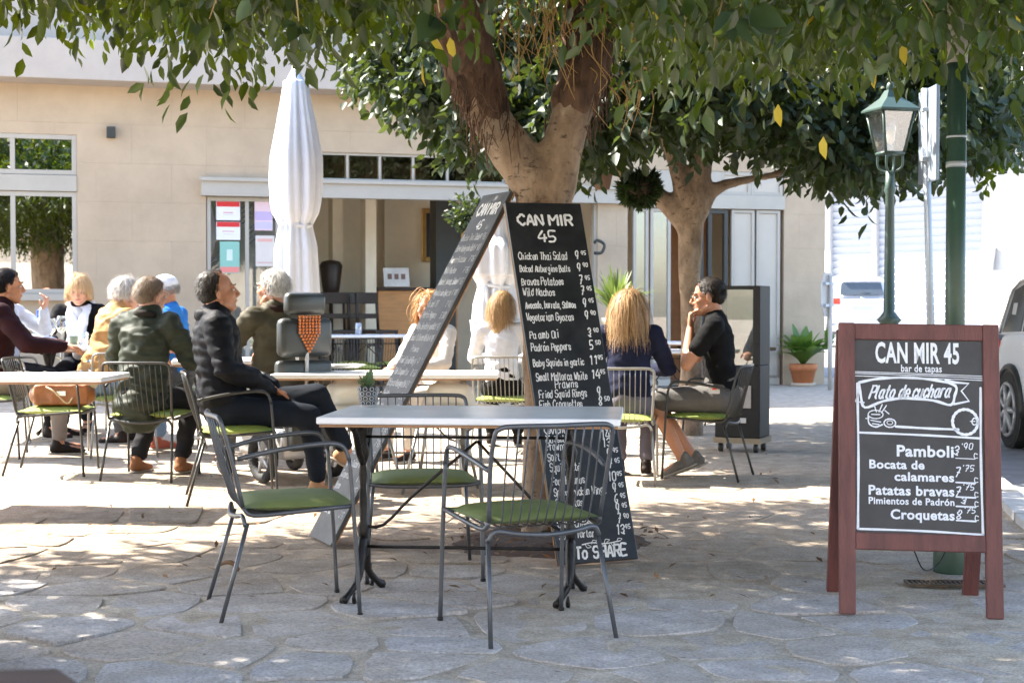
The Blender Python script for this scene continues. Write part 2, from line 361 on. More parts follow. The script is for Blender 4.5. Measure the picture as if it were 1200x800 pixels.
# ---- drain grate
gt = thing('drain_grate', 'small rusty metal drain grate in the paving behind the sandwich board', 'grate', G(1118, 687)+Vector((0, 0, .008)), -.05)
rust = M('rusty_grate', (.10, .075, .055), .7, .4, .3, 14, .4)
MB().bb(-.2, .2, -.055, -.045, 0, .012).bb(-.2, .2, .045, .055, 0, .012).bb(-.2, -.19, -.045, .045, 0, .012).bb(.19, .2, -.045, .045, 0, .012).build('frame', rust, gt, False)
barm = MB().bb(-.004, .004, -.045, .045, 0, .009).mesh('bar'); barm.materials.append(rust)
for k in range(18):
    o = bpy.data.objects.new('bar', barm); S.collection.objects.link(o); o.parent = gt; o.location = (-.17+k*.02, 0, 0)
# ================================================================ RESTAURANT BUILDING
YAW = R(16); B0 = Vector((-4.1, 19.6, 0)); ud = Vector((math.cos(YAW), math.sin(YAW), 0)); nd = Vector((math.sin(YAW), -math.cos(YAW), 0))
def WS(px, py=355):
    v = Vector(((px-600)/F, 1, -(py-400)/F)); v.rotate(Euler((-PITCH, 0, 0))); o = Vector((0, 0, CAM_H))
    t = (B0-o).dot(nd)/v.dot(nd); p = o+v*t; return (p-B0).dot(ud), p.z
bld = thing('restaurant_building', 'long cream stone restaurant front with windows, glazed doors and a projecting ledge', 'building', B0, YAW)
wallm = M('cream_stone', (.47, .37, .265), .85, 0, .13, 1.1, .2, 40, spec=.2, det=9)
framem = M('cream_frame', (.42, .385, .33), .55, 0, .06, 3, .05)
ledgem = M('ledge_render', (.42, .37, .325), .8, 0, .08, 2, .2)
darkroom = M('room_dark', (.10, .085, .07), .8, 0, .2, 3)
rooml = M('room_wall', (.84, .73, .55), .8, 0, .08, 2)
roomfl = M('room_floor', (.40, .31, .22), .5, 0, .2, 3)
glass_r = glassmat('glass_reflecting', .62, (.5, .5, .5)); glass_c = glassmat('glass_clear', .14, (.9, .92, .92)); frost = M('frosted_glass', (.50, .45, .38), .65, 0, .05, 2, .02)
def rct(p0, p1, y0, y1):
    s0 = WS(p0)[0]; s1 = WS(p1)[0]; m_ = (p0+p1)/2; return [s0, s1, max(0, WS(m_, y1)[1]), WS(m_, y0)[1]]
O1 = rct(-75, 91, 156, 344); O2 = rct(242, 700, 214, 560); O2[2] = 0; O2b = rct(372, 592, 172, 213)
O3 = rct(735, 918, 192, 560); O3[2] = 0
BEAM = 2.74
O2[3] = BEAM+.0; O2b[2] = BEAM+.10; O2b[3] = 3.22; O3[3] = 3.1
ops = [O1, [O2[0], O2[1], 0, BEAM], O2b, O3]
SL, SR = -7.5, WS(966)[0]; LED = 3.98
def sub(r, o):
    a, b, c, d = r; e, f, g_, h = o
    if e >= b or f <= a or g_ >= d or h <= c: return [r]
    out = []
    if e > a: out.append([a, e, c, d]); a = e
    if f < b: out.append([f, b, c, d]); b = f
    if g_ > c: out.append([a, b, c, g_])
    if h < d: out.append([a, b, h, d])
    return out
rects = []; rows = [0, .5, 1.0, 1.5, 2.0, 2.5, 3.0, 3.5, LED]
for j in range(len(rows)-1):
    s = SL-(.45 if j % 2 else 0)
    while s < SR:
        rects.append([max(s, SL), min(s+.95, SR), rows[j], rows[j+1]]); s += .95
for o_ in ops: rects = [q for r_ in rects for q in sub(r_, o_)]
for (a, b, c, d_) in rects:
    if b-a < .04 or d_-c < .04: continue
    MB().bb(a+.0007, b-.0007, -.012+rng.uniform(-.0005, .0005), .03, c+.0007, d_-.0007).build('stone_panel', wallm, bld, False)
back = []
for (a, b, c, d_) in [[SL, SR, 0, LED]]:
    rs = [[a, b, c, d_]]
    for o_ in ops: rs = [q for r_ in rs for q in sub(r_, o_)]
    mb = MB()
    for r_ in rs: mb.bb(r_[0], r_[1], .03, .3, r_[2], r_[3])
    mb.build('wall', wallm, bld, False)
# ledge, upper floor, roof, side walls
MB().bb(SL, SR+.1, -.55, .3, LED, LED+.5).build('ledge', ledgem, bld, False, .01)
MB().bb(SL, SR, 0, .3, LED+.5, 7.4).build('upper_wall', ledgem, bld, False)
MB().bb(SL-.1, SR+.2, -.3, 6.3, 7.4, 7.55).build('roof', ledgem, bld, False)
MB().bb(SR-.3, SR-.001, .301, 6, 0, 7.4).build('side_wall', wallm, bld, False)
MB().bb(SL, SL+.3, .301, 6, 0, 7.4).build('side_wall', wallm, bld, False)
MB().bb(SL+.3, SR-.3, 2.9, 3.1, 0, 3.6).build('interior_wall', rooml, bld, False)
MB().bb(O2[0]-.5, O2[0]-.35, .3, 4.8, 0, 3.4).build('interior_wall', rooml, bld, False)
MB().bb(SL+.3, SR-.3, .3, 4.8, 3.4, 3.5).build('ceiling', rooml, bld, False)
MB().bb(SL+.3, SR-.3, .3, 4.8, .005, .03).build('interior_floor', roomfl, bld, False)
dk = M('dark_green_frame', (.03, .032, .028), .5, 0, .1)
for px in (452, 418, 540):      # pilasters and piers standing in the room
    s = WS(px)[0]; MB().bb(s, s+(.16 if px != 540 else .3), 1.5+.5*(px == 418), 1.9+.5*(px == 418), .03, 3.4).build('interior_pier', dk if px == 540 else rooml, bld, False)
# beam over the shopfront
MB().bb(WS(236)[0], WS(735)[0], -.12, .02, BEAM-.14, BEAM+.10).build('beam', framem, bld, False, .006)
MB().bb(WS(236)[0]-.02, WS(735)[0]+.01, -.16, -.12, BEAM+.05, BEAM+.10).build('beam_moulding', framem, bld, False, .006)
def frame(o_, xs_, y0=.0, y1=.06, w_=.05, zs=(), name='window_frame', mat=framem):
    a, b, c, d = o_; mb = MB(); mb.bb(a, a+w_, y0, y1, c, d).bb(b-w_, b, y0, y1, c, d).bb(a+w_, b-w_, y0, y1, d-w_, d)
    if c > .05: mb.bb(a+w_, b-w_, y0, y1, c, c+w_)
    f = mb.build(name, mat, bld, False, .004)
    for x_ in xs_: MB().bb(x_-w_/2, x_+w_/2, y0+.003, y1-.003, c+w_, d-w_).build('mullion', mat, f, False, .004)
    for z_ in zs: MB().bb(a+w_, b-w_, y0+.005, y1-.005, z_-w_/2, z_+w_/2).build('transom', mat, f, False, .004)
    return f
def pane(a, b, c, d, f, y=.03, mat=None): return MB().bb(a, b, y-.004, y+.004, c, d).build('pane', mat, f, False)
# left window
zt = Z(213, 19.2); s_m = WS(16)[0]
MB().bb(O1[0], O1[1], -.03, .05, WS(50, 224)[1], WS(50, 205)[1]).build('window_transom', framem, bld, False, .006)
MB().bb(O1[0]-.05, O1[1]+.06, -.10, .0, O1[2]-.09, O1[2]-.002).build('window_sill', framem, bld, False, .008)
up = [O1[0], O1[1], WS(50, 204.5)[1], O1[3]]; lo = [O1[0], O1[1], O1[2], WS(50, 224.5)[1]]
for rc in (up, lo):
    f = frame(rc, (s_m,), .0, .07, .06)
    pane(rc[0]+.06, s_m-.03, rc[2]+.06, rc[3]-.06, f, .03, glass_r); pane(s_m+.03, rc[1]-.06, rc[2]+.06, rc[3]-.06, f, .03, glass_r)
MB().bb(O1[0]-.3, O1[1]+.3, 1.2, 1.25, .05, 3.3).build('dark_room_sheet', darkroom, bld, False)  # dark sheet standing in for the unlit room behind the left window
# shopfront: transom lights
sx = [WS(p)[0] for p in (408, 446, 485, 525, 562)]
f = frame(O2b, sx, .02, .07, .035)
e_ = [O2b[0]]+sx+[O2b[1]]
for i in range(6): pane(e_[i]+.036, e_[i+1]-.036, O2b[2]+.036, O2b[3]-.036, f, .045, glassmat('glass_dim', .12, (.35, .33, .3)) if i == 0 else bpy.data.materials['glass_dim'])
# poster windows, px 242-326
a0, a1, a2 = WS(243)[0], WS(290)[0], WS(328)[0]
f = frame([a0, a2, .1, BEAM-.15], (a1,), .0, .07, .05, name='shop_window')
MB().bb(a0, a2, .0, .07, .0, .095).build('plinth', framem, bld, False)
pane(a0+.05, a1-.025, .15, BEAM-.2, f, .03, glass_c); pane(a1+.025, a2-.05, .15, BEAM-.2, f, .03, glass_c)
MB().bb(a0+.02, a2, .5, .52, .1, BEAM-.15).build('blind', M('blind', (.42, .38, .32), .8), bld, False)
def poster(p0, p1, y0, y1, bands, yy=.018):
    m_ = (p0+p1)/2; s0, s1 = WS(p0)[0], WS(p1)[0]; z0, z1 = WS(m_, y1)[1], WS(m_, y0)[1]
    t = thing('window_poster', bands[0], 'poster', B0+ud*((s0+s1)/2)+Vector((0, 0, z0))-nd*yy, YAW)
    w_, h_ = s1-s0, z1-z0
    for nm, u0, u1, v0, v1, col in bands[1]:
        k = 'paper_%02d%02d%02d' % tuple(int(c_*99) for c_ in col)
        mt = bpy.data.materials.get(k) or M(k, col, .7, 0, .04, 5, 0)
        dz = .002 if nm == 'sheet' else .0012
        MB().bb(-w_/2+u0*w_, -w_/2+u1*w_, -.002-(0 if nm == 'sheet' else .0012), .0, v0*h_, v1*h_).build(nm, mt, t, False)
W_, Rd, Gr, Pk = (.75, .74, .76), (.62, .03, .03), (.25, .5, .43), (.75, .55, .6)
poster(254, 282, 236, 258, ('white notice with a red header, topmost sheet in the shop window', [('sheet', 0, 1, 0, 1, W_), ('header', .02, .98, .72, .99, Rd), ('print_line', .3, .7, .38, .43, (.6, .2, .25)), ('print_line', .3, .7, .28, .31, (.55, .5, .55))]))
poster(254, 282, 260, 281, ('white notice with a red header, second sheet down in the shop window', [('sheet', 0, 1, 0, 1, W_), ('header', .02, .98, .72, .99, Rd), ('print_line', .25, .75, .45, .5, (.6, .3, .3)), ('print_line', .3, .7, .3, .33, (.55, .5, .55))]))
poster(258, 281, 283, 320, ('green poster with a white emblem below the red notices', [('sheet', 0, 1, 0, 1, Gr), ('emblem', .35, .65, .4, .75, (.6, .72, .68)), ('footer', .02, .98, .02, .2, (.75, .25, .22))]))
poster(299, 320, 236, 270, ('pink and violet poster in the second pane, beside the closed parasol', [('sheet', 0, 1, 0, 1, Pk), ('band', .02, .98, .35, .65, (.5, .4, .62)), ('band', .02, .98, .05, .3, (.55, .5, .7))]))
poster(300, 322, 276, 312, ('pale faded poster below the pink one in the second pane', [('sheet', 0, 1, 0, 1, (.68, .62, .58)), ('print_line', .1, .9, .8, .9, (.7, .4, .35)), ('print_line', .1, .9, .1, .14, (.6, .4, .35))]))
stripe = M('diagonal_stripe', (.03, .03, .03), .6)  # dark diagonal stripes across the shop window
for bx, by in ((291, 236), (322, 236), (253, 300), (296, 262)):
    for k in range(4):
        s, z = WS(bx-2, by+4+k*6); ang = Matrix.Rotation(-R(38), 3, 'Y')
        MB().box((s, .02, z), (.16, .003, .022), ang).build('diagonal_stripe', stripe, bld, False)
# pale fixed panel px 690-735
a0, a1 = WS(697)[0], WS(735)[0]
MB().bb(a0, a1, .03, .10, .0, BEAM-.14).build('panel', framem, bld, False)
MB().bb(WS(708)[0]-.05, WS(708)[0], -.01, .03, .0, BEAM-.14).build('post', framem, bld, False)
hk = MB(); s, z = WS(697, 292); hk.tube([(s-.05, -.12, z-.06), (s+.06, -.12, z-.05), (s+.1, -.12, z+.06), (s, -.12, z+.12), (s-.05, -.12, z+.08)], .022, 8).build('wall_hook', dk, bld)
# right opening: beam, folding leaves, doorway, frosted leaves
a0, a1 = O3[0], O3[1]
MB().bb(a0+.002, a1-.002, -.05, .05, BEAM-.18, BEAM+.02).build('beam', framem, bld, False, .006)
for q0, q1, in ((845, 880), (880, 917)):
    u0, u1 = WS(q0)[0], WS(q1)[0]; f = frame([u0, u1-.003, BEAM+.022, O3[3]-.002], (), .0, .05, .05); pane(u0+.05, u1-.053, BEAM+.07, O3[3]-.052, f, .03, frost)
MB().bb(a0+.002, WS(845)[0]-.002, .0, .08, BEAM+.022, O3[3]-.002).build('panel', framem, bld, False)
for q0, q1, mt, gm_ in ((742, 760, framem, glass_c), (762, 786, framem, glass_c), (857, 884, framem, frost), (886, 914, framem, frost)):
    u0, u1 = WS(q0)[0], WS(q1)[0]; f = frame([u0, u1-.004, .1, BEAM-.19], (), -.01, .05, .045, name='door_leaf', mat=mt)
    MB().bb(u0, u1-.004, -.01, .05, .005, .5).build('kick_panel', mt, f, False, .004)
    pane(u0+.045, u1-.05, .55, BEAM-.24, f, .02, gm_)
u0, u1 = WS(820)[0], WS(853)[0]
f = frame([u0, u1, .02, BEAM-.19], (u0+.16,), .0, .08, .06, name='door_frame', mat=dk)
MB().bb(u0-.3, u1+.3, 1.4, 1.45, .02, 3.0).build('inner_screen', M('orange_plaster', (.42, .19, .08), .8), bld, False)
# wall lamp
s, z = WS(130, 156); mb = MB().bb(s-.055, s+.055, -.13, -.012, z-.07, z+.07)
o = mb.build('wall_lamp', dk, None, False, .006); o.location = B0; o.rotation_euler = (0, 0, YAW); tag(o, 'small black cube wall lamp on the cream stone above the window', 'lamp')
# furniture inside
def inside(px, Yd): 
    s = WS(px)[0]; p = B0+ud*s-nd*Yd; k = (px-600)/F; 
    # move along the view ray so that it is seen through px
    t = (B0-nd*Yd-Vector((0, 0, 0))).dot(nd)/Vector((k, 1, 0)).dot(nd); return Vector((k*t, t, .03))
p = inside(490, 1.6); ct = thing('service_counter', 'orange brown wooden counter inside the restaurant with a dark top', 'counter', p, YAW)
cwood = M('counter_wood', (.55, .26, .09), .5, 0, .2, 3, .1, 30, stretch=(1, 1, 6)); dwood = M('dark_wood', (.035, .022, .015), .45, 0, .3, 4, .1, 30)
MB().bb(-.6, .6, 0, .5, 0, 1.35).build('carcass', cwood, ct, False, .008); MB().bb(-.62, .62, -.02, .52, 1.352, 1.40).build('top', dwood, ct, False, .006)
MB().bb(.12, .26, -.012, -.001, 0, 1.349).build('stile', dwood, ct, False)
p = inside(464, 1.45); st = thing('menu_stand', 'folded white card calendar standing on the end of the counter', 'card stand', p+Vector((0, 0, 1.405)), YAW)
MB().box((0, -.04, .14), (.38, .006, .28), Matrix.Rotation(-.25, 3, 'X')).build('card', M('card_white', (.62, .6, .56), .7), st, False)
for dx_ in (-.1, 0, .1): MB().box((dx_, -.048, .15), (.06, .004, .08), Matrix.Rotation(-.25, 3, 'X')).build('picture', M('card_print', (.2, .12, .1), .7) if dx_ < 0 else bpy.data.materials['card_print'], st, False)
p = inside(520, 2.4); pf = thing('framed_picture', 'dark picture in a thin gilt frame hanging on the inner wall', 'picture', p, YAW)
z0, z1 = Z(306, p.y), Z(250, p.y); w_ = .42
MB().bb(-.3, .3, .02, .08, z0, z1).build('picture', M('picture_dark', (.03, .025, .03), .3), pf, False)
mb = MB(); mb.bb(-.34, -.27, 0, .05, z0-.04, z1+.04).bb(.27, .34, 0, .05, z0-.04, z1+.04).bb(-.27, .27, 0, .05, z1-.03, z1+.04).bb(-.27, .27, 0, .05, z0-.04, z0+.03); mb.build('frame', M('gilt', (.55, .32, .10), .3, .6), pf, False, .008)
MB().bb(-.9, 1.4, .1, .2, 0, 3.3).build('partition', rooml, pf, False)
for k, (px, Yd) in enumerate(((395, .9), (425, 1.3), (442, .8))):
    p = inside(px, Yd); t = thing('bar_chair', ('dark wooden high chair inside, left of the group by the parasol', 'dark wooden high chair inside, middle one of three', 'dark wooden high chair inside, next to the orange counter')[k], 'chair', p, YAW+.3*k, 'dark high chairs inside the restaurant')
    MB().bb(-.22, .22, -.2, .2, .74, .79).build('seat', dwood, t, False, .008)
    for a in (-.2, .2):
        for b in (-.18, .18): MB().tube([(a*1.1, b*1.1, 0), (a, b, .74)], .022, 6, smooth=False).build('leg', dwood, t)
        MB().tube([(a, .18, .79), (a, .22, 1.3)], .022, 6, smooth=False).build('back_post', dwood, t)
    MB().bb(-.21, .21, .19, .235, 1.16, 1.32).build('backrest', dwood, t, False, .01); MB().bb(-.2, .2, .18, .21, .95, 1.02).build('back_rail', dwood, t, False, .006)
p = inside(388, 1.9); sc_ = thing('hooded_stove', 'dark rounded hood on a post standing inside behind the parasol', 'stove', p, YAW)
MB().lathe([(.14, 0), (.14, .04), (.03, .06), (.03, 1.2), (.10, 1.25), (.13, 1.4), (.17, 1.72), (.13, 1.78), (.05, 1.80)], seg=18).build('hood', dwood, sc_)
# ================================================================ BUILDINGS ACROSS
white = M('white_render', (.52, .51, .50), .85, 0, .05, 1.5, .15, 30)
shut = M('white_slat', (.40, .42, .46), .6, 0, .04, 3, .05)
wa, wb = Vector((10.55, 51.4, 0)), Vector((15.0, 45.5, 0)); wd = (wb-wa); wl = wd.length; wy = math.atan2(wd.y, wd.x)
def SW(px):    # distance along that wall of a pixel column
    k = (px-600)/F; return (k*wa.y-wa.x)/(wd.x/wl-k*wd.y/wl)
gb = thing('white_building', 'white building across the street with two wide roller shutters under a flat canopy', 'building', wa, wy)
MB().bb(-4, SW(972), 0, 6, 0, 8).bb(SW(1021), SW(1026), 0, 6, 0, 8).bb(SW(1150), SW(1250), 0, 6, 0, 8).bb(SW(972), SW(1021), 0, 6, 6.05, 8).bb(SW(1026), SW(1150), 0, 6, 6.05, 8).build('wall', white, gb, False)
MB().bb(-4, SW(1250), -1.5, 0, 6.2, 6.5).build('canopy', white, gb, False)
for p0, p1 in ((972, 1021), (1026, 1150)):
    rs = MB().bb(SW(p0), SW(p1), .2, .4, 0, 6.05).build('roller_shutter', shut, gb, False)
    sl = MB().add([(SW(p0), .2, 0), (SW(p1), .2, 0), (SW(p1), .11, .20), (SW(p0), .11, .20), (SW(p1), .2, .235), (SW(p0), .2, .235)], [(0, 1, 2, 3), (3, 2, 4, 5)]).mesh('slat'); sl.materials.append(shut)
    for k in range(25):
        o = bpy.data.objects.new('slat', sl); S.collection.objects.link(o); o.parent = rs; o.location = (0, 0, k*.24)
lt = thing('wall_lantern', 'small white lantern on the white wall by the stone house', 'lantern', wa+wd.normalized()*SW(1162)+Vector((-.15, -.12, Z(318, 45))), wy)
lm = M('lantern_grey', (.45, .47, .5), .5); MB().lathe([(.0, 0), (.16, .05), (.24, .7), (.27, .75), (.05, .95), (.03, 1.02)], seg=6).build('housing', lm, lt, False); MB().bb(-.03, .03, .1, .4, .4, .5).build('bracket', lm, lt, False)
# stone house at the right edge
sh = thing('stone_house', 'sunlit tan rubble stone house at the right edge beyond the street', 'building', (15.1, 44.5, 0), wy)
MB().bb(-.0, 8, 0, 5, 0, 9).build('wall', white, sh, False)
stn = [M('tan_stone%d' % k, c_, .85, 0, .2, 3, .4) for k, c_ in enumerate(((.5, .36, .22), (.6, .48, .33), (.68, .62, .52)))]
for j in range(12):
    s = .1+rng.uniform(0, .4)
    while s < 4.5:
        wd_ = rng.uniform(.35, .8)
        MB().box((s+wd_/2, -.04+rng.uniform(-.02, .02), .3+j*.5), (wd_-.06, .1, .42+rng.uniform(-.04, .03)), Matrix.Rotation(rng.uniform(-.04, .04), 3, 'Y')).build('stone', rng.choice(stn), sh, False, .03); s += wd_
gp = thing('house_plate', 'grey ventilation box on the wall beside the stone house', 'box', (14.75, 45.3, Z(352, 45)), wy)
MB().bb(-.2, .4, -.1, .0, 0, .9).build('housing', lm, gp, False); [MB().bb(-.15, .35, -.12, -.1, .1+k*.2, .18+k*.2).build('louvre', white, gp, False) for k in range(4)]
# facade behind the camera: the windows mirror it
ob = thing('opposite_house', 'pale sunlit house facing the square, seen mirrored in the windows', 'building', (0, -9, 0), 0)
MB().bb(-14, 14, -3, 0, 0, 8).build('wall', M('opposite_wall', (.62, .54, .43), .85, 0, .12, 2, .3), ob, False)
for k in range(5): MB().bb(-12+k*5, -10.8+k*5, .0, .05, 3.9, 5.8).build('window_shutter', dk, ob, False)
MB().bb(-14, 14, 0, .25, 3.2, 3.35).build('cornice', framem, ob, False)
# ================================================================ TREES
bark = M('smooth_bark', (.17, .11, .065), .85, 0, .3, 9, .9, 42, c2=(.35, .25, .165), stretch=(1, 1, .6), det=9)
barkd = M('fibrous_bark', (.05, .028, .018), .9, 0, .5, 14, .9, 50, c2=(.16, .088, .05), stretch=(1, 1, .25))
def barkify(m):
    t = m.node_tree; b = t.nodes['Principled BSDF']; L = t.links.new; old = b.inputs['Base Color'].links[0].from_socket; tc = nod(t, 'ShaderNodeTexCoord')
    def f(sc, st, lo, hi):
        mp = nod(t, 'ShaderNodeMapping'); mp.inputs['Scale'].default_value = st; L(tc.outputs['Object'], mp.inputs[0]); n = nod(t, 'ShaderNodeTexNoise'); n.inputs['Scale'].default_value = sc; n.inputs['Detail'].default_value = 10; n.inputs['Roughness'].default_value = .75; L(mp.outputs[0], n.inputs[0]); return ramp(t, n.outputs[0], (0, 0, 0), (1, 1, 1), lo, hi), n.outputs[0]
    a, h1 = f(14, (1, 1, 2.6), .58, .66); c, h2 = f(5, (1, 1, .35), .52, .70)
    m1 = nod(t, 'ShaderNodeMix', data_type='RGBA'); L(a, m1.inputs[0]); L(old, m1.inputs[6]); m1.inputs[7].default_value = (.085, .05, .03, 1)
    m2_ = nod(t, 'ShaderNodeMix', data_type='RGBA'); mu = nod(t, 'ShaderNodeMath', operation='MULTIPLY'); mu.inputs[1].default_value = .6; L(c, mu.inputs[0]); L(mu.outputs[0], m2_.inputs[0]); L(m1.outputs[2], m2_.inputs[6]); m2_.inputs[7].default_value = (.40, .34, .26, 1)
    L(m2_.outputs[2], b.inputs['Base Color']); bn = b.inputs['Normal'].links[0].from_node; ad = nod(t, 'ShaderNodeMath', operation='SUBTRACT'); L(bn.inputs['Height'].links[0].from_socket, ad.inputs[0]); L(a, ad.inputs[1]); L(ad.outputs[0], bn.inputs['Height']); bn.inputs['Strength'].default_value = .8
barkify(bark)
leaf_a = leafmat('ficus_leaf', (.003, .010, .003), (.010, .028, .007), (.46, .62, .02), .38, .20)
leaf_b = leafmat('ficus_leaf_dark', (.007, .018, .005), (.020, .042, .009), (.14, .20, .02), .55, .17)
leaf_c = leafmat('ficus_leaf_yellow', (.45, .33, .02), (.6, .5, .05), (.7, .5, .05), .4, .4)
twigm = M('twig', (.30, .22, .09), .7, 0, .3, 8, .2)
def leaf_batch(pos, dirs, side, ln, wd, detail=True):
    # pos, dirs, side: (N,3) arrays; ln: (N,)
    N = len(pos)
    dirs = dirs/np.linalg.norm(dirs, axis=1, keepdims=True)
    nrm = np.cross(dirs, side); nrm /= (np.linalg.norm(nrm, axis=1, keepdims=True)+1e-9); sd_ = np.cross(nrm, dirs)
    if detail:
        T = [(0, 0, 0), (0, .38, -.03), (0, .72, -.05), (0, 1, -.12), (-.46, .3, .06), (-.42, .66, .05), (.46, .3, .06), (.42, .66, .05)]
        Fc = [(0, 1, 4), (1, 2, 5, 4), (2, 3, 5), (0, 6, 1), (1, 6, 7, 2), (2, 7, 3)]
    else:
        T = [(0, 0, 0), (-.45, .5, .07), (0, 1, -.05), (.45, .5, .07)]; Fc = [(0, 3, 2, 1)]
    V = np.zeros((N, len(T), 3))
    for i, (a, b, c) in enumerate(T):
        V[:, i] = pos+sd_*(a*wd*ln)[:, None]+dirs*(b*ln)[:, None]+nrm*(c*ln)[:, None]
    return V.reshape(-1, 3), Fc, len(T)
def leaf_mesh(name, V, Fc, nv, mat, parent, smooth=False):
    N = len(V)//nv; me = bpy.data.meshes.new(name)
    loops = np.concatenate([np.array(f) for f in Fc]); tot = np.array([len(f) for f in Fc])
    li = (loops[None, :]+(np.arange(N)*nv)[:, None]).ravel().astype(np.int32)
    me.vertices.add(len(V)); me.vertices.foreach_set('co', V.astype(np.float32).ravel())
    me.loops.add(len(li)); me.loops.foreach_set('vertex_index', li)
    ct_ = np.tile(tot, N); st_ = np.concatenate([[0], np.cumsum(ct_)[:-1]]).astype(np.int32)
    me.polygons.add(len(ct_)); me.polygons.foreach_set('loop_start', st_); me.polygons.foreach_set('loop_total', ct_.astype(np.int32))
    me.update(calc_edges=True); me.validate(); me.materials.append(mat)
    if smooth: me.shade_smooth()
    o = bpy.data.objects.new(name, me); S.collection.objects.link(o)
    if parent is not None: o.parent = parent
    return o
def shoots(pts, per, L, droop, lmin, lmax, rs, wd=.48):
    # each shoot: a drooping twig with leaves along it
    N = len(pts); d = rs.normal(size=(N, 3)); d[:, 2] = d[:, 2]*.5-droop; d /= np.linalg.norm(d, axis=1, keepdims=True)
    P_, D_, S_, L_ = [], [], [], []
    for k in range(per):
        t = (k+.5)/per*L
        p = pts+d*t; p[:, 2] -= (t*t)*1.2
        o = rs.normal(size=(N, 3)); o -= d*(o*d).sum(1, keepdims=True); o /= np.linalg.norm(o, axis=1, keepdims=True)
        q = d*.55+o*.8; q[:, 2] -= droop*1.1
        P_.append(p); D_.append(q); S_.append(rs.normal(size=(N, 3))); L_.append(rs.uniform(lmin, lmax, N))
    return np.concatenate(P_), np.concatenate(D_), np.concatenate(S_), np.concatenate(L_), d
def crown_points(n, under, c, r, rs, top=True):
    # points in a crown: 'under' gives the height of the underside at x, y
    out = []
    while len(out) < n:
        a = rs.uniform(0, 2*np.pi); q = np.sqrt(rs.uniform()); x = c[0]+r[0]*q*np.cos(a); y = c[1]+r[1]*q*np.sin(a)
        clump = noise.noise(Vector((x*.9, y*.9, c[0])))*.5+noise.noise(Vector((x*2.4, y*2.4, 3)))*.4
        if clump < -.38 and rs.uniform() < .8: continue
        zu = under(x, y, q)+.35*clump; h = r[2]*np.sqrt(max(0, 1-q*q))
        t = rs.uniform()**1.7 if top else rs.uniform()**2.5
        out.append((x, y, zu+t*h))
    return np.array(out)
rs = np.random.RandomState(5)
def limb(mb, pts, rr): 
    p = smooth_path(pts, 5)
    for i in range(len(p)-1):
        ra = np.interp(i/(len(p)-1)*(len(rr)-1), range(len(rr)), rr); rb = np.interp((i+1)/(len(p)-1)*(len(rr)-1), range(len(rr)), rr)
        mb.cap(p[i], p[i+1], ra, rb)
# ---- the near ficus
TY = 7.75
t1 = thing('ficus_tree', 'big forked ficus tree in the middle with pale smooth bark, two chalkboards leaning on it', 'tree', (0, 0, 0))
base = Vector((.165, TY, 0)); fork = P(634, 205, TY)
mb = MB()
limb(mb, [base+Vector((0, 0, -.1)), base+Vector((0, 0, .5)), Vector((.15, TY, 1.2)), P(636, 235, TY)], [.13, .095, .095, .14])
limb(mb, [P(640, 250, TY), P(622, 205, TY), P(580, 148, TY), P(556, 95, TY-.05), P(545, 40, TY-.15), P(530, -60, TY-.3), P(500, -220, TY-.5)], [.11, .125, .105, .10, .10, .09, .06])
limb(mb, [P(638, 250, TY), P(650, 205, TY), P(668, 140, TY), P(688, 90, TY+.05), P(690, 30, TY+.1), P(700, -60, TY+.2), P(740, -220, TY+.5)], [.11, .12, .105, .105, .105, .09, .06])
for a in range(5):
    q = a*1.3+.4; mb.cap(base+Vector((0, 0, .18)), base+Vector((.26*math.cos(q), .26*math.sin(q), -.03)), .08, .04)
blob(mb, 'trunk', bark, t1, .018, 6, .012, 2.2, fine=.004)
# dark fibrous sleeves of aerial roots on both limbs
mb = MB()
limb(mb, [P(574, 135, TY), P(557, 95, TY-.05), P(545, 40, TY-.15), P(530, -60, TY-.3)], [.108, .122, .127, .11])
limb(mb, [P(672, 120, TY), P(688, 82, TY+.05), P(690, 30, TY+.1), P(700, -60, TY+.2)], [.102, .122, .127, .11])
blob(mb, 'root_sleeve', barkd, t1, .011, 1, .020, 9, (1, 1, .3), .016)
fm = MB()
for k in range(700):
    side_ = rng.random() < .5
    py = rng.uniform(-10, 165 if side_ else 145); px = (np.interp(py, (-10, 40, 95, 148), (540, 545, 557, 583)) if side_ else np.interp(py, (-10, 40, 90, 140), (692, 690, 687, 668)))
    c_ = P(px, py, TY-.08+(.12 if not side_ else 0)); a = rng.uniform(0, 6.28); rad = .115+rng.uniform(-.01, .02); L = rng.uniform(.08, .26); tw = rng.uniform(-.7, .7)
    fm.tube([c_+Vector((rad*math.cos(a+tw*j), rad*math.sin(a+tw*j)*.95, -L*j*rng.uniform(.5, 1))) for j in (0, .5, 1)], [.003, .0025, .0015], 4, 2)
o = fm.build('root_fibres', barkd, t1); o['kind'] = 'stuff'
fm = MB()
yr = M('aerial_root', (.36, .22, .07), .75, 0, .3, 9, .2)
for k in range(120):
    px = rng.uniform(585, 735); py = rng.uniform(-40, 25); p = P(px, py, TY+rng.uniform(-.5, .4)); L = rng.uniform(.12, .5)
    if k > 85: px = rng.uniform(690, 760); p = P(px, rng.uniform(0, 110), TY+rng.uniform(-.3, .3)); L *= .6
    fm.tube([p, p+Vector((rng.uniform(-.06, .06), 0, -L*.4)), p+Vector((rng.uniform(-.12, .12), rng.uniform(-.05, .05), -L))], [rng.uniform(.003, .009), .003, .0015], 5, 3)
o = fm.build('aerial_roots', yr, t1); o['kind'] = 'stuff'
